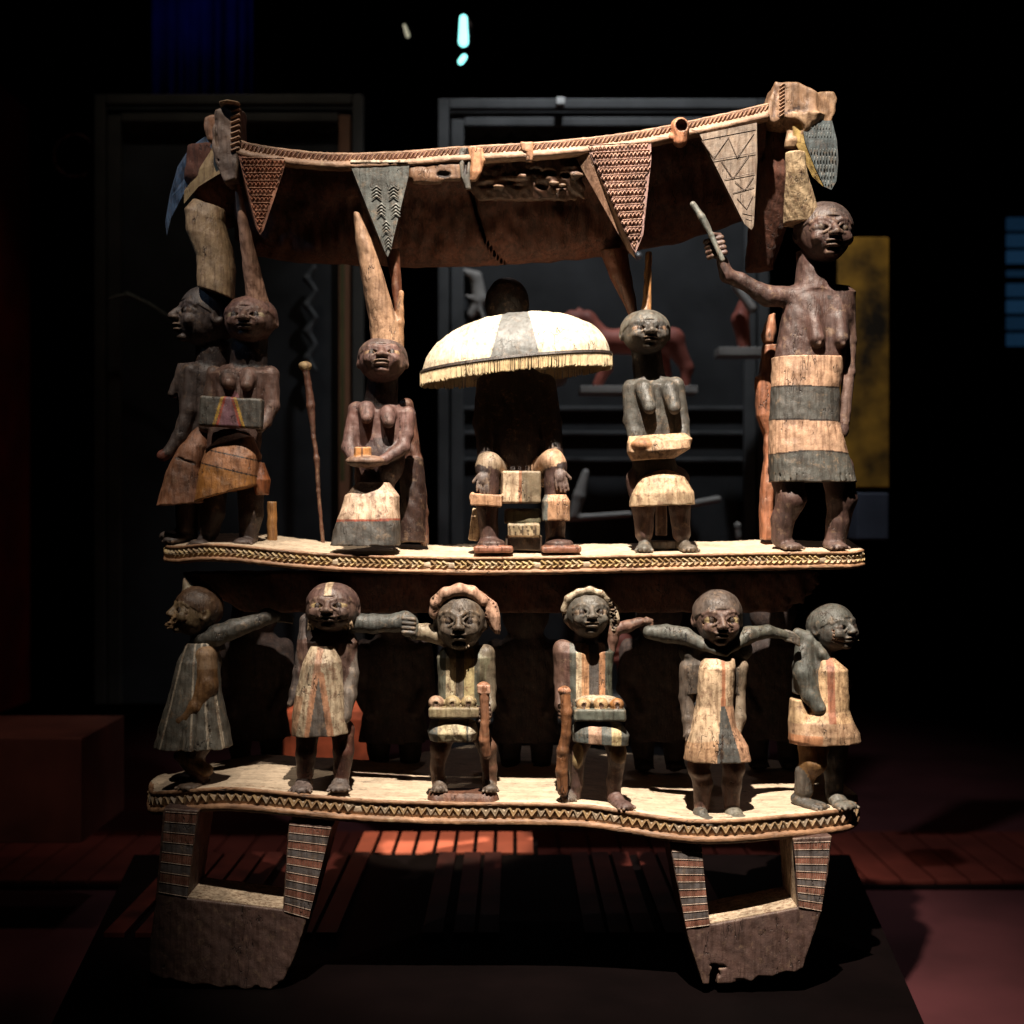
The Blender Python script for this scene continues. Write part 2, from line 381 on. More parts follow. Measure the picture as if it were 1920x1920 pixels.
def foot(F, px, py, y, L=46, wd=15, ang=0, col=SKIN):
    """bare foot whose sole is at py; ang>0 turns the toes to the right"""
    F.T = (rz(ang), np.array([px-960., y, 960.-py]))
    F.e((0,8,13), (wd*.82,20,13), col, 4)
    F.e((0,-L*.34,8), (wd,L*.46,8.5), col, 6)
    for i in range(5):
        x = (i-2)*wd*.42; F.c((x,-L*.58+abs(i-2)*1.5,6.5), (x*1.12,-L*.77+abs(i-1.6)*3,5), 3.3, 3.1, col, .6)
    F.T = None
def hand(F, p, d, n=(0,-1,0), L=30, col=SKIN, curl=.2, side=1):
    """flat or slightly curled hand: p wrist, d direction of the fingers in px space (dx, dy up, depth)"""
    d = np.array([d[0], d[2], d[1]], float); d /= np.linalg.norm(d); n = np.array([n[0], n[2], n[1]], float); n /= np.linalg.norm(n)
    u = np.cross(d, n); u /= np.linalg.norm(u); n = np.cross(u, d)
    F.T = (np.stack([u, d, n], 1), F.P(p))
    F.e((0,L*.25,0), (L*.26,L*.3,L*.15), col, 3)
    for i in range(4):
        x = (i-1.5)*L*.14; ln = L*(.50, .56, .53, .42)[i]
        F.c((x,L*.42,0), (x*1.1,L*.42+ln*.55,-ln*curl*.4), L*.075, L*.07, col, .6)
        F.c((x*1.1,L*.42+ln*.55,-ln*curl*.4), (x*1.15,L*.42+ln*.95,-ln*curl*1.2), L*.07, L*.06, col, .6)
    F.c((side*L*.2,L*.12,0), (side*L*.42,L*.42,-L*.1), L*.085, L*.07, col, 1)
    F.T = None
def fist(F, p, r=14, col=SKIN, tilt=0, yaw=0):
    """closed hand round an upright staff: four finger rolls one above the other"""
    F.T = (rz(yaw)@ry(tilt), F.P(p))
    F.e((0,2,0), (r*.95,r*.85,r*1.25), col, 3)
    for i in range(4):
        z = (1.5-i)*r*.56
        F.c((-r*.75,-r*.55,z), (r*.55,-r*.85,z), r*.27, r*.29, col, .6)
        F.c((-r*.75,-r*.55,z), (-r*.95,r*.2,z), r*.27, r*.29, col, .6)
    F.c((r*.5,-r*.5,r*1.15), (-r*.35,-r*.95,r*1.35), r*.3, r*.25, col, 1)
    F.T = None


# ------------------------------------------------------------------ the throne: platforms, rims, seat
throne = empty('carved_throne', W(960, 1845, .2))
tag(throne, 'carved and painted wooden throne on two tiers of figures, lit by a spotlight', 'throne')

def spline(pts, step=6.0):
    """dense polyline through (px, py, y) in world metres, with plan normals that point away from the throne"""
    P = [W(*p) for p in pts]; out = []
    for i in range(len(P)-1):
        p0, p1, p2, p3 = P[max(i-1,0)], P[i], P[i+1], P[min(i+2,len(P)-1)]
        n = max(2, int((p2-p1).length*1000/step))
        for k in range(n):
            t = k/n; out.append(.5*((2*p1)+(p2-p0)*t+(2*p0-5*p1+4*p2-p3)*t*t+(3*p1-p0-3*p2+p3)*t**3))
    out.append(P[-1]); nrm = []
    for i in range(len(out)):
        t = out[min(i+1,len(out)-1)]-out[max(i-1,0)]
        n = Vector((t.y, -t.x, 0)); nrm.append(n.normalized())
    return out, nrm
def sweep(name, path, nrm, prof, mat, parent, jit=.0006, label=None):
    """prof: (outward mm, down mm)"""
    V, F_ = [], []
    for i, (p, n) in enumerate(zip(path, nrm)):
        for o, d in prof:
            j = (RNG.rand(3)-.5)*2*jit
            V.append(p+n*(o/1000)+Vector((0,0,-d/1000))+Vector(j))
    m = len(prof)
    for i in range(len(path)-1):
        for k in range(m-1): F_.append((i*m+k, i*m+k+1, (i+1)*m+k+1, (i+1)*m+k))
    F_.append(tuple(range(m))); F_.append(tuple(range((len(path)-1)*m, len(path)*m))[::-1])
    bm = bmesh.new(); vs = [bm.verts.new(v) for v in V]
    for f in F_:
        try: bm.faces.new([vs[k] for k in f])
        except ValueError: pass
    return bmobj(name, bm, mat, parent, True, 0, label)
def deck(name, path, back, mat, parent, rise=0.0, lift=0.0, thick=.03, wav=.0012, n=14, lo=.004):
    """the top of a platform from its front path to a back line y = back(x), with an underside"""
    V, F_ = [], []
    for i, p in enumerate(path):
        p = p+Vector((0,.0035,-.0004)); q = Vector((p.x, max(back(p.x), p.y+.004), p.z+rise))
        for k in range(n+1):
            t = k/n; v = p.lerp(q, t)
            V.append(v+Vector((0,0,lift+wav*min(1,3*t)*(math.sin(v.x*31+v.y*17)+math.sin(v.x*11-v.y*43)+RNG.rand()-.5))))
    m = n+1; L = len(path)
    for i in range(L-1):
        for k in range(n): F_.append((i*m+k, (i+1)*m+k, (i+1)*m+k+1, i*m+k+1))
    off = len(V); V += [Vector((v.x, v.y, v.z-thick)) for v in V]
    for i in range(L-1):
        for k in range(n): F_.append((off+i*m+k, off+i*m+k+1, off+(i+1)*m+k+1, off+(i+1)*m+k))
        F_.append((i*m+n, (i+1)*m+n, off+(i+1)*m+n, off+i*m+n)); F_.append((i*m, off+i*m, off+(i+1)*m, (i+1)*m))
    for i in (0, L-1):
        for k in range(n): F_.append((i*m+k, i*m+k+1, off+i*m+k+1, off+i*m+k))
    return mesh(name, V, F_, mat, parent, True)

M_DECK = wm((.62,.48,.34), vary=.42, worn=.4, wornc=(.70,.58,.42,1), grain='x')
M_RIM = wm((.36,.19,.10), vary=.9, grain='x', worn=.6, wornc=(.55,.38,.22,1))
M_RIMD = wm((.10,.05,.03))
M_TOOTH = wm((.30,.19,.09), vary=.9, worn=.7, wornc=(.20,.19,.17,1))
M_TOOTH2 = wm((.52,.37,.17), vary=.7, worn=.5, wornc=(.66,.52,.30,1))
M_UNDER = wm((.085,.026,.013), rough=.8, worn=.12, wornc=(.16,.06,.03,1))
M_DKW = wm((.12,.05,.035))

def tooth_mesh(name, bars, mat):
    V, F_ = [], []
    for (x0,z0,x1,z1,hw,dp) in bars:
        dx, dz = x1-x0, z1-z0; L = math.hypot(dx, dz); nx, nz = -dz/L*hw, dx/L*hw; b = len(V)
        ex, ez = dx/L*1.2, dz/L*1.2
        V += [(x0-ex+nx,0,z0-ez+nz),(x0-ex-nx,0,z0-ez-nz),(x0+ex,-dp,z0+ez),(x1+ex+nx,0,z1+ez+nz),(x1+ex-nx,0,z1+ez-nz),(x1-ex,-dp,z1-ez)]
        F_ += [(b,b+1,b+2),(b+3,b+5,b+4),(b,b+2,b+5,b+3),(b+1,b+4,b+5,b+2),(b,b+3,b+4,b+1)]
    me = bpy.data.meshes.new(name); me.from_pydata([(x/1000,y/1000,z/1000) for x,y,z in V], [], F_); me.update(); me.materials.append(mat)
    return me
def along(path, nrm, pitch):
    acc = 0; nxt = pitch*.5
    for i in range(len(path)-1):
        d = (path[i+1]-path[i]).length*1000
        while acc+d >= nxt:
            t = (nxt-acc)/d; yield path[i].lerp(path[i+1], t), nrm[i].lerp(nrm[i+1], t).normalized(), (path[i+1]-path[i]).normalized(); nxt += pitch
        acc += d
def place_teeth(me, path, nrm, pitch, out, down, parent, name='tooth', alts=()):
    mes = [me]
    for a_ in alts: m2 = me.copy(); m2.materials[0] = a_; mes.append(m2)
    for p, n, t in along(path, nrm, pitch):
        if random.random() < .012: continue
        o = bpy.data.objects.new(name, random.choice(mes)); COL.objects.link(o); o.parent = parent
        z = t.cross(n)*-1
        if z.z < 0: z = -z
        y = -n; x = y.cross(z).normalized()
        Mx = Matrix((x, y, z)).transposed().to_4x4()
        s = random.uniform(.9, 1.08)
        Mx = Mx @ Matrix.Rotation(random.uniform(-.1,.1), 4, 'Y') @ Matrix.Diagonal((s, random.uniform(.6,1.2), random.uniform(.85,1.06), 1))
        Mx.translation = p+n*(out/1000)-Vector((0,0,down/1000))
        o.matrix_local = Mx

# lower platform
LP = [(281,1466,.19),(279,1474,.14),(283,1484,.10),(310,1484,.055),(360,1480,.03),(430,1477,.012),(520,1484,0),(600,1492,0),(700,1500,0),(860,1505,0),(1000,1506,0),
      (1100,1510,-.005),(1170,1520,-.012),(1240,1531,-.022),(1310,1538,-.03),(1390,1536,-.03),(1460,1530,-.018),(1530,1524,.004),(1590,1516,.04),(1606,1504,.08),(1608,1490,.13)]
lpath, lnrm = spline(LP)
lback = lambda x: float(np.interp(x, [-.8,-.62,-.3,-.22,-.1,.45,.62,.78], [.2,.33,.37,.46,.60,.60,.50,.25]))
low = deck('lower_platform', lpath, lback, M_DECK, throne, thick=.035)
lr = sweep('lower_rim', lpath, lnrm, [(-9,.5),(-2,-.8),(0,1.5),(0,6),(-4,8),(-5,12),(-5,28),(-3,30),(2,31),(4,35),(3,41),(-3,45),(-16,47),(-30,40),(-30,.6)], M_RIM, throne)
tm = tooth_mesh('tooth', [(-8.6,8.0,0,-6.5,4.9,7),(0,-6.5,8.6,8.0,4.9,7)], M_TOOTH)
place_teeth(tm, lpath, lnrm, 17.2, -5, 19, lr, alts=(wm((.26,.16,.08)), wm((.35,.23,.11)), wm((.24,.18,.12))))
# middle platform
MP = [(310,1018,.15),(309,1020,.11),(312,1023,.08),(335,1024,.05),(380,1020,.028),(440,1022,.012),(520,1030,0),(620,1038,0),(760,1043,0),(900,1045,-.008),(1020,1044,-.014),(1120,1042,-.018),
      (1220,1040,-.018),(1340,1038,-.012),(1450,1036,0),(1540,1035,.012),(1600,1034,.03),(1618,1031,.06),(1620,1030,.10)]
MP = [(a, b, c+.02) for a, b, c in MP]; mpath, mnrm = spline(MP)
mback = lambda x: .235
mid = deck('middle_platform', mpath, mback, M_DECK, throne, rise=.018, thick=.028)
mr = sweep('middle_rim', mpath, mnrm, [(-9,.5),(-2,-.6),(0,1.2),(0,4),(-3,5.5),(-4,8),(-4,22),(-3,24),(1.5,25),(2.5,28),(1,32),(-10,34),(-30,30),(-30,.6)], M_RIM, throne)
tm2 = tooth_mesh('tooth', [(-5,7.2,3.5,0,3.7,5.5),(3.5,0,-5,-7.2,3.7,5.5)], M_TOOTH2)
place_teeth(tm2, mpath, mnrm, 11.6, -4, 14.6, mr, alts=(wm((.40,.27,.11)), wm((.30,.19,.09)), wm((.50,.38,.22))))
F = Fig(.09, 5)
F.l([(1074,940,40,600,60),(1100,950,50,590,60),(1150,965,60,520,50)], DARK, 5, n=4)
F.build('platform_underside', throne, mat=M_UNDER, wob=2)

# seat: a thin front rim, a dished top and a deep rounded underside
SP = [(443,262,0),(480,272,0),(560,283,0),(640,288,0),(760,284,0),(860,276,0),(1000,268,0),(1100,259,0),(1200,246,0),(1300,226,0),(1380,209,0),(1442,194,0)]
spath, snrm = spline(SP)
def under_grid():
    pxs = np.linspace(440,1436,520)
    fx = [p[0] for p in SP]; fy = [p[1] for p in SP]
    bx = [440,480,560,640,700,760,900,1000,1100,1160,1200,1260,1340,1436]; by = [450,482,496,499,501,505,503,496,488,484,470,462,436,400]
    V, F_ = [], []; m = 44; kk = np.linspace(0, 14, m)
    from mathutils import noise as mn
    for px in pxs:
        t = np.interp(px, fx, fy); b = np.interp(px, bx, by)
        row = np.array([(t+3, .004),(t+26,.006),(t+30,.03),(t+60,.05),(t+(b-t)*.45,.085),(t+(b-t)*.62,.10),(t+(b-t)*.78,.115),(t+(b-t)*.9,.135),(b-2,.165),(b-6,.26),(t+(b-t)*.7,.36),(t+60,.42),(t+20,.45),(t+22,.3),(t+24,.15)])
        pyr = np.interp(kk, range(15), row[:,0]); yr = np.interp(kk, range(15), row[:,1])
        for k in range(m):
            py, y = pyr[k], yr[k]
            if 5 < k < 34:
                cx = np.interp(py, [300,330,400,450,475,500], [872,878,893,910,928,952]); wd = np.interp(py, [330,400,500], [4.5,3.5,1.2])
                y += .045*math.exp(-((px-cx)/wd)**2)*(py < 498)
                y += .010*mn.noise(Vector((px*.012, py*.02, 3)))+.006*mn.noise(Vector((px*.05, py*.035, 7)))
                py += 3*mn.noise(Vector((px*.03, y*20, 1)))
            V.append(W(px, py, y))
    for i in range(len(pxs)-1):
        for k in range(m): F_.append((i*m+k, i*m+(k+1)%m, (i+1)*m+(k+1)%m, (i+1)*m+k))
    F_.append(tuple(range(m))[::-1]); F_.append(tuple(range((len(pxs)-1)*m, len(pxs)*m)))
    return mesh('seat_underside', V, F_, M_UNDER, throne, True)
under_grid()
M_SRIM = wm((.34,.20,.125), vary=.9, grain='x', worn=.6, wornc=(.52,.38,.24,1))
sr = sweep('seat_rim', spath, snrm, [(-14,-3),(-8,-4),(-4,-2),(-3,0),(-5,2),(-5,12),(-3,14),(1,15),(1.5,22),(0,26),(-14,30),(-20,10)], M_SRIM, throne)
nm = tooth_mesh('rim_notches', [(-3,-5,3,5,2.4,4.2)], M_SRIM)
def joined(name, me, mats, mat, parent, kind='stuff', label=None):
    base = [v.co.copy() for v in me.vertices]; fs = [tuple(p.vertices) for p in me.polygons]; V, F_ = [], []
    for Mx in mats:
        b = len(V); V += [Mx @ v for v in base]; F_ += [tuple(b+i for i in f) for f in fs]
    o = mesh(name, V, F_, mat, parent, False, label); o['kind'] = kind; return o
ms = []
for p, n, t in along(spath, snrm, 8.2):
    px = 960+p.x*1000
    if 862 < px < 886 or 1262 < px < 1292: continue
    ms.append(Matrix.Translation(p+n*-.005-Vector((0,0,.0065))) @ Matrix.Diagonal((1,random.uniform(.7,1.1),random.uniform(.9,1.05),1)))
joined('notch_carving', nm, ms, M_SRIM, sr)

F = Fig(.12, 2.5); F.l([(470,1150,0,26,30),(520,1164,0,20,26),(560,1178,0,14,22),(592,1188,0,8,18)],(.16,.06,.03),4,tilt=0); F.build('seat_strut', throne, 'dark brown strut from the seat behind the grey woman')
F = Fig(.07, 2.5); F.l([(470,735,0,14,16),(520,742,0,10,14),(600,750,0,8,12)],(.16,.06,.03),4); F.build('seat_strut', throne, 'dark brown strut from the seat behind the kneeling woman')
# broken and split places along the front of the seat; lit spots as paler wood
F = Fig(.0, 2.2)
F.b((815,318,12), (50,9,17), (.23,.13,.075), 4, rot=ry(2), r=5); F.b((800,330,12),(28,8,12),(.20,.11,.065),6,r=5)
F.e((828,304,0),(9,6,4),(.02,.01,.008),2,'-'); F.e((832,326,2),(13,8,6),(.02,.01,.008),3,'-'); F.e((862,345,6),(18,14,9),WOOD,3,'-'); F.e((790,345,4),(20,8,5),WOOD,3,'-')
F.build('broken_edge', throne, 'torn pale wood below the rim left of the split')
F = Fig(.012, 2.4)
F.l([(292,985,14,98,14),(318,990,22,104,14),(345,985,34,108,12),(365,990,44,90,8)], (.13,.065,.04), 5, n=4)
for i in range(26):
    x = 895+i*7.6+random.uniform(-3,3); y = random.uniform(288,352); F.e((x,y,random.uniform(-4,8)+(y-290)*.28),(random.uniform(8,22),random.uniform(4,9),random.uniform(3,7)),(.14,.07,.04) if i%3 else (.2,.115,.07),3, '+' if i%2 else '-')
F.build('torn_edge', throne, 'ragged dark torn wood under the middle of the rim', wob=2)
F = Fig(-.001, 2)
F.l([(276,892,4,15,6),(300,896,4,14,6),(322,893,6,11,6),(338,886,8,6,4)], (.50,.27,.15), 3, n=3)
F.build('lit_wood_patch', throne)  # lit spot on the rim put in as paler orange wood
F = Fig(-.001, 2)
F.l([(266,988,3,12,6),(282,990,3,11,6),(286,994,3,7,5),(302,992,4,6,5)], (.48,.27,.16), 2, n=4)
F.build('lit_wood_patch', throne)  # second lit spot, its brightness put into the pale colour
F = Fig(-.002, 2)
F.l([(275,873,8,13,5),(300,871,8,12,6),(330,872,10,9,6),(352,878,12,5,5)], (.17,.17,.16), 3, n=3)
F.e((874,302,-2),(4,10,32),(.05,.04,.04),2,'-',rot=ry(6))
F.build('split_filling', throne, 'grey filling in the split of the rim')
F = Fig(-.003, 1.7)
F.c((1275,238,2),(1275,262,4),18,14,(.55,.26,.15),4); F.c((1262,256,4),(1268,258,4),9,8,(.52,.25,.15),3); F.c((1277,236,-20),(1277,242,10),12,9,(.10,.03,.02),2,'-')
F.build('peg_hole', throne, 'round hole with a pale orange lip at the right of the rim')

# corner blocks (horns) of the seat
F = Fig(.0, 2.4)
poly_solid(F,[(402,205),(428,197),(451,200),(450,262),(447,300),(444,336),(420,342),(402,300),(396,262)],0,62,(.20,.145,.12),3,5)
poly_solid(F,[(376,212),(398,207),(404,215),(402,262),(384,256),(377,236)],22,62,(.26,.13,.07),4,4)
F.c((404,226,0),(410,300,4),3,2,None,3,'-'); F.e((430,195,6),(20,30,4),(.50,.38,.26),3)
F.build('corner_block', throne, 'left raised corner of the seat with a notched edge', wob=2)
me = tooth_mesh('n', [(-8,-3,8,3,3.0,4)], M_SRIM)
joined('notch_carving', me, [Matrix.Translation(W(441,207+i*10.5,-.0005)) for i in range(8)], M_SRIM, throne)
F = Fig(.022, 2.4)
poly_solid(F,[(1438,205),(1446,178),(1455,152),(1480,151),(1500,154),(1520,162),(1532,172),(1534,212),(1506,228),(1480,236),(1452,232),(1436,222)],0,78,(.33,.21,.135),4,6)
poly_solid(F,[(1526,170),(1546,168),(1567,168),(1573,182),(1570,206),(1561,228),(1520,230),(1516,200)],8,70,(.37,.24,.15),6,5)
F.l([(212,1516,14,32,22),(240,1500,20,22,18),(270,1488,28,12,12)],(.42,.29,.19),10,n=3)
F.c((1462,216,-2),(1500,200,-2),2.6,2,(.1,.05,.03),2,'-'); F.c((1449,216,-1),(1458,154,-1),2,2,(.2,.12,.08),2,'-'); F.c((1500,156,-2),(1510,190,-1),3,2,None,5,'-'); F.e((1480,240,4),(26,10,20),None,6,'-')
F.build('corner_block', throne, 'right raised corner of the seat, tan and blunt', wob=2.4)
joined('notch_carving', tooth_mesh('n', [(-4,-3,4,3,2,4)], M_SRIM), [Matrix.Translation(W(1466,160+i*7,.0215)) for i in range(9)], M_SRIM, throne)
F = Fig(.10, 4)
F.l([(236,1462,10,38,46),(330,1456,24,38,50),(420,1450,60,34,40),(490,1440,90,26,30)],(.20,.08,.045),8,n=3)
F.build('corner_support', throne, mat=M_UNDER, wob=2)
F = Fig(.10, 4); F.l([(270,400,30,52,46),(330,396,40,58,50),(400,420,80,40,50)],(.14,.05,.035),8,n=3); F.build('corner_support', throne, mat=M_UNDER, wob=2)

# hanging lappets: wedges of wood under the rim, with cut rows
def lappet(poly, depth, mat, rows=0, kind='notch', label=None, side=0, back=None, name='lappet'):
    """poly: (px, py, y) outline of the front; depth: thickness in metres"""
    n = len(poly); fr = [W(*p) for p in poly]; bk = [W(p[0]+side, p[1]-(6 if i > n/2 else 0), p[2]+depth) for i, p in enumerate(poly)]
    bm = bmesh.new(); a = [bm.verts.new(v) for v in fr]; b = [bm.verts.new(v) for v in bk]
    bm.faces.new(a); bm.faces.new(b[::-1])
    for i in range(n): bm.faces.new((a[i], b[i], b[(i+1)%n], a[(i+1)%n]))
    return bmobj(name, bm, mat, throne, False, .0014, label)
def inside_x(poly, py):
    xs = []
    for i in range(len(poly)):
        a, b = poly[i], poly[(i+1)%len(poly)]
        if (a[1]-py)*(b[1]-py) < 0: xs.append(a[0]+(py-a[1])/(b[1]-a[1])*(b[0]-a[0]))
    return (min(xs), max(xs)) if len(xs) > 1 else None
def yat(poly, py):
    q = sorted(poly, key=lambda p: p[1]); return np.interp(py, [p[1] for p in q], [p[2] for p in q])
def rows_on(o, poly, pitch, w_, me, mat, slope=0, line=True, lm=None, x0=5):
    ms, ln = [], []; py = min(p[1] for p in poly)+pitch*.8
    while py < max(p[1] for p in poly)-4:
        r = inside_x(poly, py)
        if r and r[1]-r[0] > 8:
            x = r[0]+x0
            while x < r[1]-4:
                ms.append(Matrix.Translation(W(x, py+slope*(x-r[0])+random.uniform(-.6,.6), yat(poly, py)-.0003)) @ Matrix.Diagonal((1,random.uniform(.7,1.2),random.uniform(.85,1.1),1))); x += w_
            if line:
                a = W(r[0]+3, py-pitch*.48, yat(poly, py-pitch*.48)-.0002); b = W(r[1]-3, py-pitch*.48+slope*(r[1]-r[0]), yat(poly, py-pitch*.48)-.0002)
                ln.append((a, b))
        py += pitch
    if ms: joined('notch_carving', me, ms, mat, o)
    if ln:
        V, F_ = [], []
        for a, b in ln:
            q = len(V); u = Vector((0,-.0022,0)); z = Vector((0,0,.0012))
            V += [a-z, a+z, a+u, b-z, b+z, b+u]; F_ += [(q,q+2,q+5,q+3),(q+1,q+4,q+5,q+2),(q,q+1,q+2),(q+3,q+5,q+4)]
        l = mesh('row_ridges', V, F_, lm or mat, o, False); l['kind'] = 'stuff'
vee = lambda c: tooth_mesh('v', [(-3.2,3.2,0,-3.2,1.7,3.4),(0,-3.2,3.2,3.2,1.7,3.4)], c)
M_RED = wm((.34,.14,.08), vary=.9); M_REDL = wm((.50,.27,.17)); M_GRN = wm((.12,.125,.115)); M_GRNL = wm((.19,.19,.17))
M_PUR = wm((.25,.14,.12)); M_PURL = wm((.40,.24,.18)); M_TANG = wm((.21,.155,.115)); M_SLT = wm((.10,.12,.125)); M_SLTL = wm((.19,.21,.205))
p1 = [(447,292,0),(536,302,0),(530,325,.002),(494,432,.012),(488,440,.014),(482,430,.013)]
rows_on(lappet(p1, .05, M_RED, label='reddish lappet with cut rows at the left of the seat', side=-4), p1, 14, 7.6, vee(M_RED), M_RED, lm=M_REDL)
p2 = [(655,305,0),(768,300,0),(766,330,.002),(732,470,.014),(727,482,.016),(721,470,.015)]
l2 = lappet(p2, .05, M_GRN, label='dark green-grey lappet with cut chevrons', side=-6)
ms = []
for cx, cy in ((706,322),(746,322),(706,352),(738,352),(715,385),(742,385),(724,418),(728,446)):
    for k in range(4):
        if inside_x(p2, cy+8): ms.append(Matrix.Translation(W(cx, cy+k*6, yat(p2, cy)-.0002)) @ Matrix.Diagonal((2.6-.5*(cy-320)/60,.5,1.2,1)) @ Matrix.Rotation(math.pi,4,'Y'))
joined('notch_carving', tooth_mesh('v', [(-3.2,2.2,0,-2.2,.8,3.0),(0,-2.2,3.2,2.2,.8,3.0)], M_GRNL), ms, M_GRNL, l2)
box('pale_strip', W(711,303,-.0005), (.054,.003,.0022), wm((.62,.5,.38)), l2, .0008)
p3 = [(1100,275,0),(1221,268,0),(1221,300,0),(1206,440,.008),(1192,474,.012),(1186,466,.012)]
rows_on(lappet(p3, .06, M_PUR, label='purple-brown lappet with fourteen cut rows', side=-10), p3, 14, 7.4, vee(M_PURL), M_PURL, slope=-.05, lm=M_PURL)
lappet([(1066,272,.012),(1099,273,0),(1186,468,.012),(1192,486,.02),(1176,468,.03)], .05, wm((.24,.13,.08)), label='narrow brown side of the purple-brown lappet')
p4 = [(1312,252,0),(1419,230,0),(1420,300,0),(1413,424,.008),(1409,431,.009),(1396,420,.008)]
l4 = lappet(p4, .06, M_TANG, label='tan-grey lappet scratched with slanting lines', side=-6)
V, F_ = [], []
for a, b in (((1318,262),(1417,243)),((1336,300),(1417,286)),((1358,336),(1415,324)),((1374,362),(1414,350)),((1316,264),(1338,296)),((1338,296),(1366,258)),((1366,258),(1382,294)),((1382,294),(1414,250)),((1352,300),(1374,334)),((1374,334),(1404,290)),((1378,340),(1396,356)),((1396,356),(1413,330)),((1382,372),(1400,392)),((1400,392),(1412,366)),((1392,400),(1410,404)),((1398,410),(1410,414))):
    A = W(a[0],a[1],yat(p4,a[1])-.0001); B = W(b[0],b[1],yat(p4,b[1])-.0001); n = (B-A).cross(Vector((0,1,0))).normalized()*.0008; q = len(V); u = Vector((0,-.0007,0))
    V += [A-n,A+n,A+u,B-n,B+n,B+u]; F_ += [(q,q+2,q+5,q+3),(q+1,q+4,q+5,q+2),(q,q+1,q+2),(q+3,q+5,q+4)]
mesh('scratched_lines', V, F_, wm((.13,.09,.07)), l4, False)['kind'] = 'stuff'
p5 = [(1503,226,.026),(1560,226,.028),(1569,262,.03),(1572,300,.034),(1568,340,.042),(1559,356,.046),(1546,350,.044),(1528,312,.036),(1510,268,.030)]
rows_on(lappet(p5, .03, M_SLT, label='dark grey curved lappet with pale notches at the right corner', side=-6), p5, 15, 5.6, tooth_mesh('v', [(0,3,0,-3,1.2,2.6)], M_SLTL), M_SLTL, line=False)
lappet([(1486,236,.03),(1502,232,.028),(1509,268,.032),(1527,312,.038),(1544,350,.046),(1524,332,.048),(1500,290,.044),(1488,262,.036)], .03, wm((.44,.30,.10), vary=.8), label='ochre inner edge of the right corner lappet')
lappet([(384,256,.09),(400,262,.08),(398,280,.085),(372,318,.1),(345,362,.14),(320,410,.19),(313,442,.2),(310,420,.2),(318,372,.18),(333,318,.15),(356,282,.115)], .03, wm((.085,.13,.20), rough=.4), label='slate blue curved lappet at the left corner')
lappet([(400,264,.07),(424,300,.05),(426,318,.05),(404,330,.06),(372,350,.09),(345,382,.12),(345,362,.12),(372,318,.09),(396,282,.08)], .04, wm((.30,.20,.09), vary=.8), label='ochre inner edge of the left corner lappet')

# ------------------------------------------------------------------ loop feet
M_FOOT = wm((.10,.056,.046), vary=.8, worn=.35, edge=True); M_FTAN = wm((.56,.43,.30)); M_FPNT = wm((.13,.11,.105)); M_LINE = wm((.36,.26,.2)); M_FRED = wm((.26,.10,.065))
def foot_frame(outer, y, th, label, jits):
    F = Fig(y, 2.2)
    poly_solid(F, outer, 0, th*1000, (.15,.095,.082), 2, 2.5)
    lo = [outer[i] for i in jits]
    for i in range(22):
        p = random.choice(lo); F.e((p[0]+random.uniform(-12,12),p[1]+random.uniform(0,8),random.uniform(-6,20)),(random.uniform(5,14),random.uniform(4,10),random.uniform(2,5)),(.17,.10,.07),3,'-')
    return F.build('loop_foot', throne, label, M_FOOT, wob=.7)
def hatch(o, quad, nb, y, redfirst=True):
    """quad: top-left, top-right, bottom-right, bottom-left; alternate plain and hatched bands cut into an arm of a foot"""
    tl, tr, br, bl = [np.array(q, float) for q in quad]; V, F_ = [], []; VP, FP = {0:[],1:[]}, {0:[],1:[]}
    def pt(u, v, dy): q = (tl*(1-u)+tr*u)*(1-v)+(bl*(1-u)+br*u)*v; return W(q[0], q[1], y+dy)
    def bar(u0,v0,u1,v1,w_=.0009,h=.0016):
        A, B = pt(u0,v0,0), pt(u1,v1,0); n = (B-A).cross(Vector((0,1,0))).normalized()*w_; q = len(V); U = Vector((0,-h,0))
        V.extend([A-n,A+n,A+U,B-n,B+n,B+U]); F_.extend([(q,q+2,q+5,q+3),(q+1,q+4,q+5,q+2),(q,q+1,q+2),(q+3,q+5,q+4)])
    for k in range(nb):
        v0, v1 = k/nb, (k+1)/nb
        bar(.02,v0,.98,v0)
        t = k % 2; q = len(VP[t]); VP[t] += [pt(.02,v0+.01,-.0005),pt(.98,v0+.01,-.0005),pt(.98,v1-.01,-.0005),pt(.02,v1-.01,-.0005)]; FP[t].append((q,q+3,q+2,q+1))
        if k % 2 == 0:
            for j in range(13): u = .06+j*.073; bar(u, v0+.1/nb, u+random.uniform(-.01,.01), v1-.1/nb, .0006, .0013)
    bar(.02,1,.98,1)
    mesh('hatched_lines', V, F_, M_LINE, o, False)['kind'] = 'stuff'
    mesh('painted_bands', VP[0], FP[0], M_FRED, o, False); mesh('painted_bands', VP[1], FP[1], M_FPNT, o, False)
jl = [(285+ (i*22), 1832+ (i*2.4 if i < 8 else 20-i)) for i in range(12)]
outL = [(306,1515),(290,1700),(279,1780),(280,1824)]+[(296,1834),(318,1838),(342,1842),(366,1848),(390,1846),(414,1853),(438,1852),(462,1856),(486,1853),(508,1855),(530,1842)]+[(552,1796),(578,1716),(624,1548),(541,1540),(530,1706),(350,1684),(372,1520)]
fl = foot_frame(outL, .004, .14, 'left loop foot, dim, with hatched arms and a rough worn bottom edge', range(4,15))
hatch(fl, [(309,1522),(370,1526),(352,1682),(296,1672)], 8, .0037); hatch(fl, [(541,1546),(622,1554),(580,1722),(532,1708)], 11, .0037)
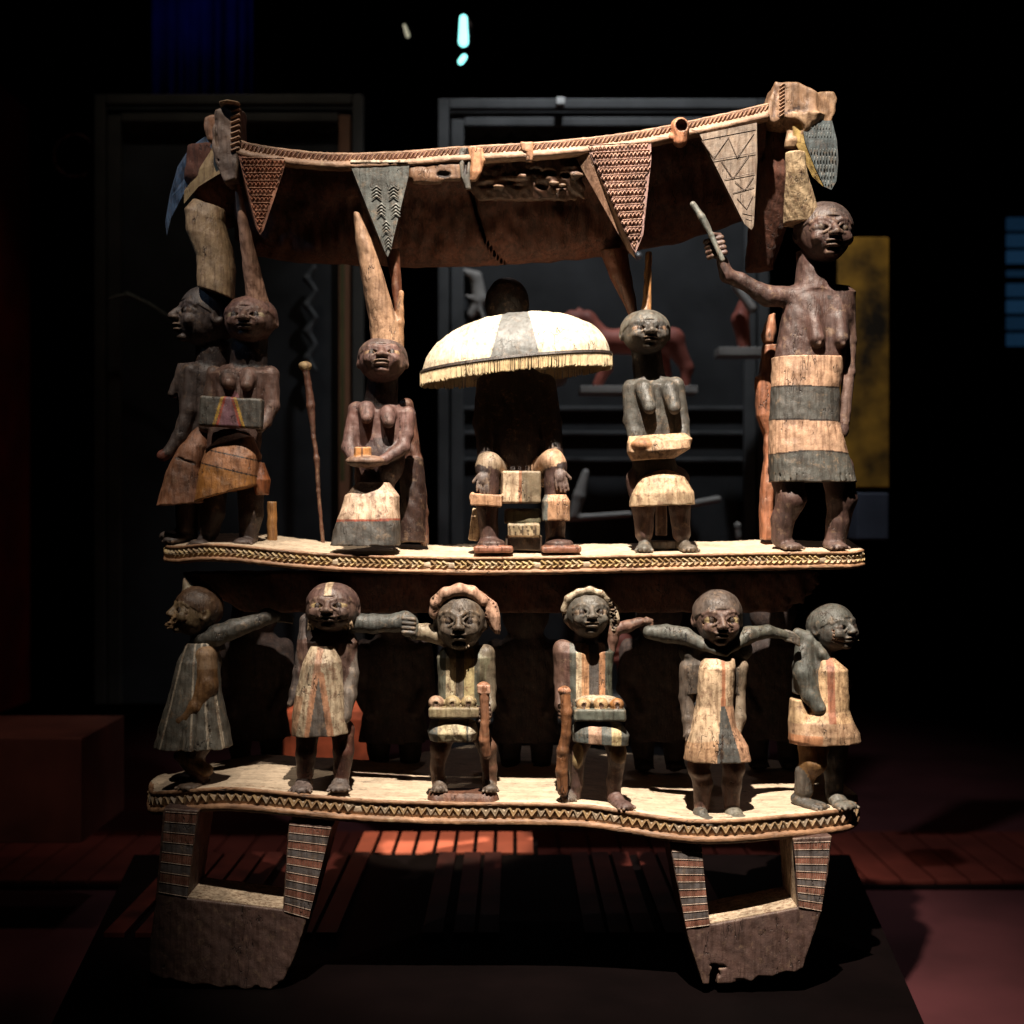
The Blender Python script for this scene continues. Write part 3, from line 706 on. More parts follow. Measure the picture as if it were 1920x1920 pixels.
outR = [(1254,1574),(1268,1650),(1286,1742),(1293,1768),(1318,1846)]+[(1330,1846),(1332,1822),(1343,1808),(1348,1822),(1344,1846),(1372,1844),(1396,1838),(1408,1842),(1424,1830),(1448,1832),(1472,1822),(1492,1824),(1506,1816)]+[(1512,1796),(1540,1712),(1553,1640),(1560,1568),(1486,1572),(1496,1640),(1496,1702),(1332,1734),(1320,1640),(1316,1578)]
fr_ = foot_frame(outR, -.018, .14, 'right loop foot, brighter, with a notch broken from its lower edge', range(5,16))
hatch(fr_, [(1256,1582),(1316,1586),(1331,1734),(1286,1740)], 11, -.0183); hatch(fr_, [(1487,1580),(1558,1578),(1541,1708),(1497,1700)], 9, -.0183)
for (ax, ay, bx, by, y, par) in ((350,1684,530,1706,.004,fl),(1332,1734,1496,1702,-.018,fr_)):
    a, b = W(ax,ay,y+.004), W(bx,by,y+.004); c, d = W(bx,by,y+.13), W(ax,ay,y+.13); up = Vector((0,0,.003)); s2 = (D+y+.13)/(D+y)
    c = Vector((b.x,y+.13,b.z)); d = Vector((a.x,y+.13,a.z))
    mesh('worn_lit_ledge', [v+up*k for k in (.05,1) for v in (a,b,c,d)], [(0,3,2,1),(4,5,6,7),(0,1,5,4),(1,2,6,5),(2,3,7,6),(3,0,4,7)], M_FTAN, par, False)  # tan worn wood; strong light on the top put into its pale colour
for (p, q, y, par) in (((1486,1572),(1496,1700),-.018,fr_),):
    a, b = W(p[0]-1.5,p[1],y+.006), W(q[0]-1.5,q[1],y+.006)
    mesh('pale_side', [a,b,Vector((b.x,y+.13,b.z)),Vector((a.x,y+.13,a.z))], [(0,1,2,3)], M_FTAN, par, False)  # inner face in a paler tan than the rest of the foot

# ------------------------------------------------------------------ upper tier of figures
SHIFT = .045
# standing woman at the right with banded wrapper
F = Fig(.035, 1.75)
head(F, 1542,440,-16, 104,112, yaw=5, pitch=12, col=SKIN, hair=(.095,.066,.06), eye=(.07,.045,.04))
F.l([(470,1530,10,34,34),(500,1528,8,32,32),(545,1530,6,40,34)], SKIN, 5)
F.l([(536,1541,8,52,26),(548,1540,6,64,32),(600,1532,6,66,36),(672,1520,6,66,38)], SKIN, 6, n=3)
F.c((1515,570,-14),(1524,640,-36),17,14,SKIN,8); F.e((1525,650,-46),(4,4,4),(.17,.11,.09),3)
F.c((1566,572,-13),(1569,640,-32),16,14,SKIN,8); F.e((1570,650,-42),(4,4,4),(.17,.11,.09),3)
F.c((1548,560,-28),(1549,650,-48),1.5,1.5,(.04,.03,.03),1.5,'-')
F.chain([(1490,556,4,20),(1440,556,-4,19),(1422,548,-8,17)],SKIN,6)
F.chain([(1422,548,-8,16),(1385,528,-14,14),(1360,520,-20,13),(1350,496,-24,11)],SKIN,5)
fist(F,(1338,470,-28),17,SKIN,-14,10)
F.chain([(1588,560,2,15),(1592,640,2,14),(1590,700,-2,12),(1582,790,-8,10)],(.2,.13,.11),4); F.e((1580,806,-10),(9,9,16),SKIN,4)
F.chain([(1474,880,10,32),(1482,935,-8,27),(1468,975,2,21),(1466,1008,4,19)],SKIN,7)
F.chain([(1572,880,10,32),(1578,935,0,27),(1572,980,4,21),(1568,1008,6,20)],SKIN,7)
foot(F,1476,1032,0,52,20,12,(.15,.10,.09)); foot(F,1562,1032,0,50,19,10,(.15,.10,.09))
g = F.build('carved_figure', throne, 'standing woman in a banded wrapper raising a stick at the right')
F = Fig(.033, 1.75)
edges = lambda px: (728+(px-1520)*.02, 790+(px-1520)*.03, 850-3*np.cos((px-1520)/30))
def wr(px, y, py):
    o = np.tile(np.array(PEACH), (len(px),1)); e1, e2, e3 = edges(px)
    o[(py>e1)&(py<e2)] = (.115,.112,.105); o[py>e3] = (.11,.108,.098)
    for e_ in (e1, e2, e3): o[np.abs(py-e_) < 1.5] = (.03,.02,.015)
    return o
F.l([(670,1517,4,68,42),(728,1510,2,63,42),(790,1508,2,64,44),(850,1516,2,73,50),(904,1524,2,80,56)], wr, 2, n=2.6)
F.e((1520,925,10),(66,48,26),wr,6,'-')
for zz in (728,790,849):
    F.l([(zz-2.2,1518,2,120,90),(zz+1.2,1518,2,120,90)],None,.1,'-') if 0 else None
for t in np.linspace(-1.1,1.1,16):
    F.c((1524+82*math.sin(t),890,2-57*math.cos(t)),(1524+84*math.sin(t),906,2-59*math.cos(t)),1.4,1.4,None,1,'-')
F.build('wrapper', g)
F = Fig(.005,1.5); F.chain([(1297,388,-20,6),(1312,412,-22,7),(1330,446,-24,5),(1350,492,-26,5)],(.13,.14,.13),3); F.build('stick', g)
F = Fig(-.058,1.9); F.l([(285,1492,4,18,18),(320,1498,20,20,20),(356,1508,44,28,26),(404,1522,76,37,34)],(.72,.56,.38),4); F.build('head_post', g)
F = Fig(.14,2.0)
F.l([(590,1447,0,6,18),(628,1441,0,14,20),(642,1440,0,10,18)],(.42,.21,.13),3); F.l([(648,1443,0,13,18),(700,1438,0,14,20),(708,1434,0,18,22),(780,1434,0,16,22),(815,1438,0,6,14),(860,1438,0,5,12),(905,1440,0,13,18),(960,1436,0,12,18),(1012,1440,0,14,20)],(.36,.16,.09),3,n=3)
F.c((1440,640,0),(1440,655,0),9,9,(.3,.13,.07),2)
F.build('carved_post', throne, 'orange brown carved post behind the right standing woman')

# grey woman with a tray
F = Fig(.02, 1.7)
GC = (.09,.086,.076)
head(F,1210,624,-4,90,82,yaw=5,pitch=8,col=(.085,.08,.074),hair=(.13,.125,.11),eye=(.30,.20,.14),jaw=.88)
F.l([(650,1212,10,28,26),(712,1220,14,30,24)],(.04,.03,.03),4)
F.l([(706,1225,12,30,18),(722,1226,8,52,30),(770,1226,8,48,30),(860,1226,8,40,30),(905,1232,8,44,32)],GC,6,n=2.6)
for x0,x1 in ((1205,1214),(1252,1260)): F.c((x0,732,-18),(x1,768,-38),17,12,GC,5)
F.chain([(1184,728,4,17),(1184,790,0,15),(1192,832,-16,12),(1212,842,-40,9)],GC,5)
F.chain([(1268,722,4,16),(1278,790,0,14),(1282,826,-16,11),(1262,838,-40,8)],GC,5)
F.chain([(1200,900,10,26),(1206,950,0,21),(1208,1000,2,17)],SKIN,6); F.chain([(1268,900,10,26),(1274,950,0,20),(1278,1000,2,17)],SKIN,6)
foot(F,1208,1036,-6,46,16,-8,(.16,.155,.14)); foot(F,1284,1036,-6,46,16,16,(.14,.12,.10))
g = F.build('carved_figure', throne, 'grey woman holding a pale tray against her waist')
F = Fig(.015,1.7); F.l([(816,1232,-10,52,16),(828,1234,-22,60,30),(846,1232,-26,58,30),(862,1222,-24,40,22)],(.60,.42,.28),4,n=3,tilt=-.06); F.e((1200,836,-46),(20,14,12),(.48,.26,.14),5); F.c((1234,822,-60),(1234,846,-60),1.3,1.3,(.2,.12,.08),.5,'-')
F.build('tray', g)
F = Fig(.02,1.7); F.l([(880,1238,-6,14,14),(896,1240,-14,42,30),(925,1240,-14,58,38),(948,1240,-12,62,40)],(.62,.47,.32),5,n=2.3,tilt=-.04); F.chain([(1196,912,-44,2),(1236,900,-52,2),(1284,912,-48,2)],TAN,2,'-'); F.e((1240,962,0),(50,40,16),None,4,'-')
F.build('apron', g)
F = Fig(.05,1.8); F.l([(470,1218,12,6,8),(560,1214,8,8,9),(592,1211,2,11,12)],(.46,.25,.11),3); F.build('head_post', g)
F = Fig(.05,2.0); F.b((1240,1022,10),(30,26,8),(.22,.2,.18)); F.b((1242,950,20),(10,14,55),(.14,.08,.06)); F.build('stool', g)

# kneeling woman with a bowl
F = Fig(.03, 1.7)
K = (.165,.095,.085)
head(F,718,676,-6,90,84,yaw=4,pitch=-2,col=K,hair=(.12,.08,.072),eye=(.36,.24,.15),jaw=.92)
F.l([(700,718,12,28,26),(762,712,14,32,24)],(.05,.03,.03),4)
F.l([(756,712,14,34,18),(772,711,10,52,28),(820,708,10,46,28),(880,700,12,36,28),(960,702,14,38,30)],K,6,n=2.5)
F.c((688,768,-12),(692,786,-34),16,11,K,5); F.c((728,776,-12),(732,794,-34),16,11,K,5)
F.chain([(668,768,6,16),(660,810,0,14),(656,840,-10,14),(668,862,-30,10),(692,868,-46,7)],K,5)
F.chain([(764,776,6,15),(762,815,0,13),(756,840,-8,13),(726,862,-34,9),(702,874,-50,7)],K,5)
for i in range(4): F.c((662+i*4,862+i*2,-42-i*2),(676+i*4,872+i*2,-52-i*2),3,2.6,K,.6); F.c((722-i*5,864+i*2,-46),(708-i*5,876+i*1,-52),3,2.6,K,.6)
F.e((712,860,10),(46,36,60),(.06,.03,.03),5)
g = F.build('carved_figure', throne, 'kneeling woman holding out a bowl, left of the parasol')
F = Fig(.01,1.6); F.e((688,866,-34),(36,24,12),(.25,.16,.12),3); F.b((684,852,-36),(15,13,12),(.55,.27,.10),2,rot=rz(12)); F.c((684,840,-50),(684,866,-50),1.2,1.2,(.2,.1,.05),.5,'-')
F.build('bowl', g)
F = Fig(.02,1.8)
sk = lambda px,y,py: np.where((py>977-(px-690)*.02)[:,None], np.array([(.115,.108,.10)]), np.where((py>973-(px-690)*.02)[:,None], np.array([(.35,.09,.05)]), np.array([(.66,.50,.38)])))
F.l([(905,700,4,30,26),(930,698,-2,50,36),(960,694,-4,54,42),(985,690,-4,60,46),(1022,686,-4,64,50)],sk,3,n=4); F.chain([(632,976,-54,1.8),(690,974,-58,1.8),(748,978,-50,1.8)],(.2,.06,.04),.5,'-')
F.build('wrapper', g)
F = Fig(-.012,1.8); F.l([(398,668,4,6,10),(450,682,6,16,18),(520,698,14,22,22),(600,716,26,27,25),(645,722,34,30,28)],(.46,.30,.20),4,tilt=0); F.chain([(750,545,24,5),(746,600,28,9),(742,645,36,12)],(.44,.26,.15),5)
F.build('head_post', g)
F = Fig(.11,2.2); F.chain([(762,760,0,14),(776,860,6,16),(792,960,10,10),(796,1016,0,9)],(.13,.06,.04),5); F.l([(860,770,0,22,26),(940,775,0,24,30),(1016,772,0,26,30)],(.05,.025,.02),5); F.build('back_support', throne, mat=None, wob=1.5)

# woman with a striped box, at the left front
F = Fig(.06, 1.7)
H = (.155,.095,.08)
head(F,470,600,-4,96,86,yaw=-1,pitch=8,col=H,hair=(.17,.095,.08),eye=(.30,.25,.17),jaw=.9)
F.l([(625,468,10,32,28),(692,462,12,36,26)],(.045,.03,.028),4)
F.l([(684,452,12,36,20),(700,453,8,60,32),(740,450,8,52,34),(800,440,10,50,34),(860,432,10,50,34)],H,6,n=2.8)
F.c((430,708,-12),(436,722,-32),18,12,H,5); F.c((470,708,-14),(470,726,-36),17,11,H,5)
F.chain([(400,700,6,15),(392,760,2,14),(386,800,-6,12)],(.13,.085,.07),5)
F.chain([(506,702,6,17),(510,760,0,14),(500,792,-14,11),(494,806,-30,8)],H,5)
F.c((446,745,-14),(446,760,-22),14,10,(.28,.12,.14),4)
F.chain([(400,900,14,25),(398,960,6,22),(392,996,4,18)],(.055,.035,.03),6); F.chain([(468,910,10,26),(470,965,4,22),(466,1000,2,18)],(.055,.035,.03),6)
foot(F,384,1026,-2,50,20,-10,(.11,.085,.08)); foot(F,464,1024,-2,50,20,-8,(.11,.085,.08))
g = F.build('carved_figure', throne, 'woman hugging a grey striped box, front of the left corner')
bx = lambda px,y,py: np.select([(np.abs(np.abs(px-438)-(4+(py-740)*.28))<2.2)[:,None], (np.abs(np.abs(px-438)-(9+(py-740)*.3))<2.6)[:,None], (np.abs(px-438)<(4+(py-740)*.28))[:,None]], [np.array([(.36,.08,.05)]), np.array([(.52,.34,.07)]), np.array([(.24,.13,.16)])], np.array([(.115,.11,.10)]))
F = Fig(.02,1.6); F.b((441,776,-30),(58,14,28),bx,2,rot=ry(3),r=5); F.build('box', g)
F = Fig(.05,1.8)
F.l([(818,432,-8,20,20),(832,434,-14,44,34),(870,436,-18,56,44),(925,430,-20,58,50)],lambda px,y,py: np.select([(np.minimum(abs(py-(852+(px-430)*.22)),abs(py-(880+(px-430)*.24)))<1.3)[:,None],(py>880+(px-430)*.24)[:,None]],[np.array([(.05,.03,.02)]),np.array([(.42,.20,.06)])],np.array([(.42,.21,.11)])),4,n=2.8,tilt=-.28)
F.e((424,940,0),(54,46,22),(.3,.12,.05),5,'-'); 
F.l([(868,492,-14,6,10),(900,494,-14,16,22),(928,494,-12,12,20)],(.30,.11,.04),3)
F.build('wrapper', g)
F = Fig(-.01,1.8); F.l([(335,443,0,4,6),(400,451,12,9,12),(480,462,34,15,18),(555,472,56,21,22),(585,473,64,24,24)],(.43,.27,.20),4); F.build('head_post', g)
F = Fig(.11,1.8); F.l([(940,510,0,9,10),(1026,510,0,10,12)],(.42,.22,.08),3); F.build('carved_post', throne, 'short ochre peg behind the left front woman')

# woman at the far left, seen from her side
F = Fig(.09, 1.9)
Q = (.105,.082,.078)
head(F,392,594,0,106,118,yaw=-64,pitch=4,col=Q,hair=(.11,.095,.09),eye=(.12,.08,.06))
F.l([(640,398,10,32,34),(692,396,10,34,34)],(.045,.03,.028),4)
F.l([(682,372,10,40,30),(700,374,8,44,44),(760,376,8,40,40),(850,380,8,38,36)],Q,6,n=2.5)
F.c((350,700,-6),(326,738,-8),17,9,Q,5); F.c((356,706,22),(334,744,20),17,9,Q,5)
F.chain([(366,700,-22,18),(362,770,-26,16),(346,820,-30,14),(326,850,-36,11)],Q,5); F.e((316,856,-38),(12,10,11),(.22,.08,.06),4)
F.chain([(352,930,0,24),(350,990,4,20)],SKIN,5); F.chain([(390,930,10,24),(390,990,14,20)],SKIN,5)
foot(F,346,1020,-4,50,18,-50,(.12,.10,.10)); foot(F,330,1012,24,46,18,-60,(.12,.10,.10))
g = F.build('carved_figure', throne, 'woman in profile behind the left corner, facing left')
F = Fig(.08,2.0); F.l([(800,380,0,10,20),(840,368,-6,30,34),(880,352,-8,34,40),(945,346,-10,46,48)],(.30,.15,.09),4,n=3,tilt=-.06); F.chain([(330,855,-40,2),(400,880,-46,2)],(.1,.05,.03),1,'-'); F.build('wrapper', g)
F = Fig(.05,2.0); F.l([(385,392,4,30,24),(410,384,2,37,32),(450,392,2,42,34),(490,406,0,36,32),(548,406,-6,34,32)],(.36,.26,.16),5,tilt=.35,n=2.5); F.build('head_post', g)

# staff standing alone
F = Fig(.16,1.8); F.e((572,686,0),(13,11,9),(.40,.30,.17),3); F.chain([(572,692,0,7),(578,720,0,6),(583,760,0,8),(588,820,0,4),(594,860,0,5),(597,920,0,3.4),(606,1022,0,4)],(.13,.055,.035),4); F.build('leaning_staff', throne, 'thin crooked staff between the left women and the kneeling woman')

# seated ruler under the parasol
F = Fig(.055, 1.9)
B = (.034,.018,.015)  # shade under seat and parasol put into the torso colour
F.e((950,545,150),(44,40,52),(.012,.006,.005),5)  # head near black, shade put into its colour
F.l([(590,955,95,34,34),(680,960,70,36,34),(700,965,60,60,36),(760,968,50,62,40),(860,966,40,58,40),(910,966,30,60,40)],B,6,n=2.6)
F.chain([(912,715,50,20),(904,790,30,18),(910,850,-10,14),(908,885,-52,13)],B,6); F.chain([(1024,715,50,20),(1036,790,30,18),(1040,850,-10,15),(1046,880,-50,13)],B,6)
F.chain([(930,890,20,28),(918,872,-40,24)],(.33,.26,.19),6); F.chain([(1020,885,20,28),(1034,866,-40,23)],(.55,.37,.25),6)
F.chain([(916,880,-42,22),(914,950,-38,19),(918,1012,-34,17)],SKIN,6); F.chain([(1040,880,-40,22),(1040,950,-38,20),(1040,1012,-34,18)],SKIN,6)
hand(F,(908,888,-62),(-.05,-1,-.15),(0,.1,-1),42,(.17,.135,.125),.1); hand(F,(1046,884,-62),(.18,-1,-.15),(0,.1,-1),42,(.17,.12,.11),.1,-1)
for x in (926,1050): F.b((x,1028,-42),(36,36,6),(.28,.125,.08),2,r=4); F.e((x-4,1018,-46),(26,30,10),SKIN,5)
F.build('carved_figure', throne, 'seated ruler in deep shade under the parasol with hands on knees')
g = [o for o in throne.children if o.name.startswith('carved_figure')][-1]
F = Fig(.03,1.7)
F.b((976,914,-16),(36,24,30),lambda px,y,py: np.where((px<972)[:,None], np.array([(.64,.50,.36)]), np.where((px<978)[:,None], np.array([(.45,.22,.12)]), np.array([(.24,.19,.13)]))),2,rot=rz(6),r=4)
F.b((913,938,-40),(29,12,11),(.56,.34,.21),3,rot=ry(3)); F.e((887,934,-40),(6,10,11),(.6,.4,.26),2); F.build('robe_panel', g)
F = Fig(.03,1.7); F.l([(928,1040,-36,20,18),(940,1041,-38,26,22),(976,1041,-36,26,22)],lambda px,y,py: np.where((px<1026)[:,None], np.array([(.16,.17,.16)]), np.array([(.48,.29,.18)])),2,n=3.4); F.c((1023,935,-60),(1020,974,-62),1.5,1.5,CREAM,.5,'-'); F.build('legging', g)
F = Fig(.04,1.7); F.b((980,968,0),(34,30,14),(.17,.16,.10),3,r=5); F.b((982,994,-2),(30,30,12),(.42,.34,.22),3,r=3)
for i in range(7): F.c((955+i*8,986,-34),(959+i*8+(i%3-1)*4,1002,-34),1.3,1.3,(.1,.07,.04),.5,'-')
F.b((892,984,0),(10,14,30),(.62,.48,.32),3,rot=ry(8)); F.b((982,1018,10),(34,24,14),(.05,.03,.02),3); F.build('footrest', g)
# parasol
SHIFT = .035
F = Fig(.07, 1.8)
def dome(x, y, z, cx=8., cy=0., zb=268., rx_=177., ry_=118., hh=104.):
    zz = z-zb+.10*(-(x-cx))-0; q = np.sqrt(((x-cx)/rx_)**2+((y-cy)/ry_)**2)
    top = hh*np.sqrt(np.maximum(1-np.minimum(q,1)**2.2,0))**.92
    up = (zz-top)*.62; dn = -(zz-6); inner = (zz-(top-14))*.6
    return np.maximum(np.maximum(np.maximum(up, -inner*1.0-0*zz), dn), (q-1)*140)
def dcol(px, y, py):
    a = (px-968); o = np.tile(np.array([(.76,.67,.53)]), (len(px),1)); t = (py-588)/110
    o[(np.abs(a+2) < 22+26*np.clip(t,0,1)) & (y < 20)] = (.20,.205,.205)
    return o
F.add(dome, (-172,-120,240), (190,120,384), dcol, 2)
F.build('parasol_canopy', throne, 'cream parasol dome with one grey panel and a fringed edge', M_CANOPY, wob=1.2)
can = [o for o in throne.children if o.name.startswith('parasol_canopy')][0]
cx, cy = 8., 0.
def rimp(t, dz=0, k=1.0):
    x = cx+178*k*math.cos(t); y = cy+118*k*math.sin(t); z = 275+.10*(x-cx)+dz
    sc = (D+.105)/D/1000; return Vector((x*sc, y*sc+.105, z*sc))
ms = []
fm = tooth_mesh('fringe', [(0,2,0,-24,1.5,2.6)], wm((.60,.46,.27), vary=.5))
for i in range(330):
    t = math.pi*2*i/330; p = rimp(t, random.uniform(0,2), 1.0); n = Vector((math.cos(t),math.sin(t),0))
    z = Vector((0,0,1)); y = -n; x = y.cross(z); Mx = Matrix((x,y,z)).transposed().to_4x4() @ Matrix.Rotation(random.uniform(-.08,.08),4,'Y') @ Matrix.Diagonal((random.uniform(.8,1.5),1,random.uniform(.9,1.05),1)); Mx.translation = p; ms.append(Mx)
joined('fringe', fm, ms, wm((.60,.46,.27), vary=.5), can)
ring = [rimp(math.pi*2*i/96, 3.0, 1.012) for i in range(96)]; V=[]; F_=[]
for p in ring: V += [p+Vector((0,-.0005,0.003)) if p.y<.105 else p+Vector((0,.0015,.0016)), p+Vector((0,-.0025,-.002)) if p.y<.105 else p+Vector((0,.0025,-.002))]
mesh('dark_cord', V, [(2*i,(2*i+2)%192,(2*i+3)%192,2*i+1) for i in range(96)], wm((.03,.02,.015)), can, False)

# ------------------------------------------------------------------ lower tier of figures
SHIFT = .018
# G5 broad man in a cream robe with arms over his neighbours
F = Fig(.015, 1.7)
head(F,1345,1158,-6,90,104,yaw=1,pitch=12,col=(.15,.095,.08),hair=(.13,.10,.085),eye=(.34,.27,.15),scars=2,jaw=.84)
F.l([(1195,1345,10,28,24),(1240,1340,12,50,24)],(.08,.06,.05),5)
F.e((1300,1222,8),(26,22,26),(.10,.09,.08),8); F.e((1386,1218,8),(26,22,26),(.10,.09,.08),8)
F.chain([(1218,1186,4,13),(1250,1188,0,17),(1284,1192,-8,16),(1316,1208,-24,10),(1352,1222,-30,6)],(.115,.117,.105),4); F.c((1284,1174,-26),(1280,1212,-24),1.5,1.5,(.03,.03,.03),1,'-')
F.chain([(1476,1192,8,8),(1440,1184,2,12),(1402,1190,-4,16),(1376,1206,-20,10),(1356,1222,-30,6)],(.12,.12,.10),4); F.c((1404,1172,-22),(1408,1208,-22),1.5,1.5,(.03,.03,.03),1,'-')
for i in range(4): F.chain([(1474,1184+i*5,6,3.6),(1488,1188+i*5,2,3.3),(1498,1196+i*4.5,0,3)],(.12,.11,.095),.6)
F.l([(1228,1336,8,42,22),(1245,1336,8,56,28),(1300,1335,10,52,28)],(.12,.10,.085),5,n=3)
F.chain([(1290,1252,2,16),(1288,1310,6,14),(1290,1350,-4,12),(1290,1372,-12,10)],(.15,.12,.10),4); F.chain([(1386,1250,2,17),(1384,1300,6,14),(1386,1345,-4,12),(1380,1368,-12,9)],(.30,.24,.18),4)
hand(F,(1292,1368,-18),(-.1,-1,-.05),(0,.1,-1),26,(.14,.11,.095)); 
F.chain([(1318,1400,6,24),(1310,1440,0,20),(1318,1470,2,18),(1316,1510,4,15)],(.12,.06,.045),5); F.chain([(1372,1400,6,24),(1376,1440,0,20),(1372,1470,2,18),(1372,1510,4,15)],(.12,.06,.045),5)
F.e((1313,1447,-14),(18,12,10),(.13,.065,.045),4)
foot(F,1314,1538,-16,60,17,14,(.17,.165,.145)); foot(F,1376,1536,-14,52,21,12,(.19,.18,.15))
g = F.build('carved_figure', throne, 'man in a cream robe with a grey wedge, arms across his neighbours')
def rb(px,y,py):
    o = np.tile(np.array([(.62,.47,.33)]), (len(px),1)); w_ = (py-1315)*.30
    o[(np.abs(px-1350)<3+ (py-1240)*.02)] = (.50,.24,.14)
    o[(py>1385-(px-1300)*.12)&(px<1340)] = (.58,.38,.24)
    o[(px>1345-w_*.28)&(px<1352+w_*.95)&(py>1318)] = (.125,.125,.12); o[(px>1352+w_*.95)&(py>1318)] = (.58,.36,.24); return o
F = Fig(.012,1.7)
F.l([(1232,1346,-10,30,22),(1250,1342,-12,34,30),(1320,1338,-10,34,32),(1360,1336,-10,42,36),(1395,1342,-10,58,42),(1422,1344,-8,62,44)],rb,4,n=2.6)
F.c((1350,1320,-46),(1344,1420,-54),1.6,1.6,(.06,.04,.03),.5,'-'); F.c((1352,1322,-46),(1392,1415,-46),1.6,1.6,(.2,.1,.06),.5,'-'); F.e((1342,1440,0),(56,40,22),None,5,'-')
F.build('robe', g)

SHIFT = .030
# G4 seated drummer-like figure with dotted cap and staff at the left
F = Fig(.02, 1.7)
head(F,1102,1150,-6,86,92,yaw=6,pitch=2,col=(.125,.115,.10),hair=None,eye=(.26,.20,.15),jaw=.78)
F.l([(1180,1104,12,26,24),(1222,1104,12,30,22)],(.06,.04,.035),4)
st = lambda px,y,py: np.select([(np.abs(px-1112)<9)[:,None],(np.abs(px-1098)<8)[:,None],(np.abs(px-1126)<7)[:,None],(np.abs(px-1142)<6)[:,None],(np.abs(px-1086)<6)[:,None],(px<1068)[:,None]],[np.array([(.12,.11,.105)]),np.array([(.52,.31,.18)]),np.array([(.54,.30,.17)]),np.array([(.13,.14,.11)]),np.array([(.62,.52,.38)]),np.array([(.17,.10,.085)])],np.array([(.12,.125,.11)]))
F.l([(1206,1094,12,48,22),(1222,1096,8,56,30),(1280,1102,8,46,30),(1330,1108,6,44,30)],st,6,n=3)
F.chain([(1056,1218,2,19),(1056,1280,4,17),(1052,1320,-14,12),(1058,1328,-34,9)],(.17,.105,.085),5); fist(F,(1060,1328,-40),13,(.17,.10,.08))
F.chain([(1142,1215,4,14),(1152,1180,2,13),(1176,1174,0,11),(1200,1166,-4,9)],(.18,.10,.075),5); F.e((1212,1164,-8),(11,8,7),(.19,.11,.08),3)
for i in range(3): F.c((1210,1158+i*5,-10),(1222,1162+i*5,-10),2.8,2.4,(.19,.11,.08),.5)
F.chain([(1090,1390,0,19),(1080,1410,-10,17),(1080,1470,-4,12),(1078,1490,-2,11)],(.12,.07,.06),5); F.chain([(1150,1390,-8,19),(1156,1420,-12,16),(1152,1460,-4,14),(1150,1492,-2,13)],(.12,.07,.06),5)
F.e((1158,1408,-24),(15,9,20),(.30,.19,.09),4); F.e((1082,1412,-22),(10,9,24),(.42,.33,.19),4)
foot(F,1064,1500,-8,36,16,0,(.18,.15,.13)); foot(F,1156,1508,-16,62,17,20,(.16,.10,.09))
g = F.build('carved_figure', throne, 'man in striped tunic with a dotted cap, staff at his right side')
def cap_shell(F, px, py, a, b, colr, arc, r=9):
    F.e((px,py,16),(a,44,b),colr,3)
    F.chain([(q[0],q[1],q[2],r) for q in arc],colr,5)
F = Fig(.022,1.5); dc = (.60,.52,.40)
cap_shell(F,1102,1146,48,46,dc,[(1058,1142,-14),(1066,1120,-22),(1084,1108,-28),(1104,1104,-30),(1124,1110,-26),(1140,1126,-18)],8); F.l([(1118,1126,2,14,20),(1135,1146,-2,12,18),(1160,1152,-4,10,16),(1182,1150,-4,7,12)],dc,6)
for i in range(90):
    t = random.uniform(0,1); x = 1136+random.uniform(-6,20)*.9; yv = 1120+t*58; F.e((x,yv,-19),(1.8,6,1.8),(.06,.04,.03),.5,'-')
for i in range(60):
    an = random.uniform(2.6,6.8); F.e((1102+49*math.cos(an),1148-abs(47*math.sin(an)),random.uniform(-14,4)),(1.7,2.5,1.7),(.08,.05,.04),.5,'-')
F.build('cap', g)
F = Fig(.0,1.6); F.chain([(1057,1290,-36,10),(1060,1330,-38,10),(1060,1370,-36,9),(1054,1400,-32,11),(1052,1440,-26,11),(1054,1478,-22,10)],(.30,.14,.065),4); F.e((1057,1290,-36),(12,12,8),(.55,.30,.2),2); F.build('staff', g)
F = Fig(.008,1.7)
F.b((1122,1334,-24),(48,26,11),(.155,.165,.14),3,r=4)
for x in (1092,1124,1154): F.e((x,1316,-36),(13,12,13),(.52,.36,.2) if x<1150 else (.44,.22,.08),3); F.e((x,1316,-48),(4,3,5),(.1,.05,.03),1,'-')
F.e((1118,1312,-18),(42,14,12),(.42,.36,.27),5); F.build('belt_tray', g)
sk4 = lambda px,y,py: np.select([(np.abs(px-1112)<12)[:,None],(np.abs(px-1152)<9)[:,None]],[np.array([(.55,.36,.26)]),np.array([(.60,.50,.30)])],np.array([(.15,.16,.15)]))
F = Fig(.012,1.7); F.l([(1352,1122,-14,44,32),(1370,1124,-16,54,38),(1388,1124,-16,52,36)],sk4,4,n=3,tilt=.08); F.build('kilt', g)

SHIFT = .026
# G3 figure with pink stocking cap, beside it
F = Fig(.02, 1.7)
head(F,864,1162,-6,96,112,yaw=-2,pitch=8,col=(.125,.10,.078),hair=None,eye=(.2,.15,.11),jaw=.82,teeth=False)
for i in range(7): F.e((850+i*5,1206+(1 if i in (0,6) else 4),-48+abs(i-3)*1.5),(2.2,3,3.4),(.65,.58,.48),.5)
F.e((863,1202,-50),(13,5,5),(.02,.012,.01),1,'-')
F.l([(1205,868,12,28,24),(1236,870,12,34,22)],(.05,.035,.03),4)
st3 = lambda px,y,py: np.select([(px>900)[:,None],(np.abs(px-846)<9)[:,None],(np.abs(px-880)<9)[:,None],(np.abs(px-862)<7)[:,None]],[np.array([(.20,.185,.13)]),np.array([(.62,.54,.38)]),np.array([(.50,.42,.24)]),np.array([(.2,.17,.14)])],np.array([(.14,.14,.11)]))
F.l([(1216,872,12,44,22),(1232,872,8,54,30),(1290,866,8,44,30),(1340,862,6,42,30)],st3,6,n=3)
F.chain([(838,1198,4,16),(800,1186,2,16),(780,1184,0,16)],(.40,.34,.25),4); F.e((778,1182,-4),(9,16,17),(.15,.15,.13),3)
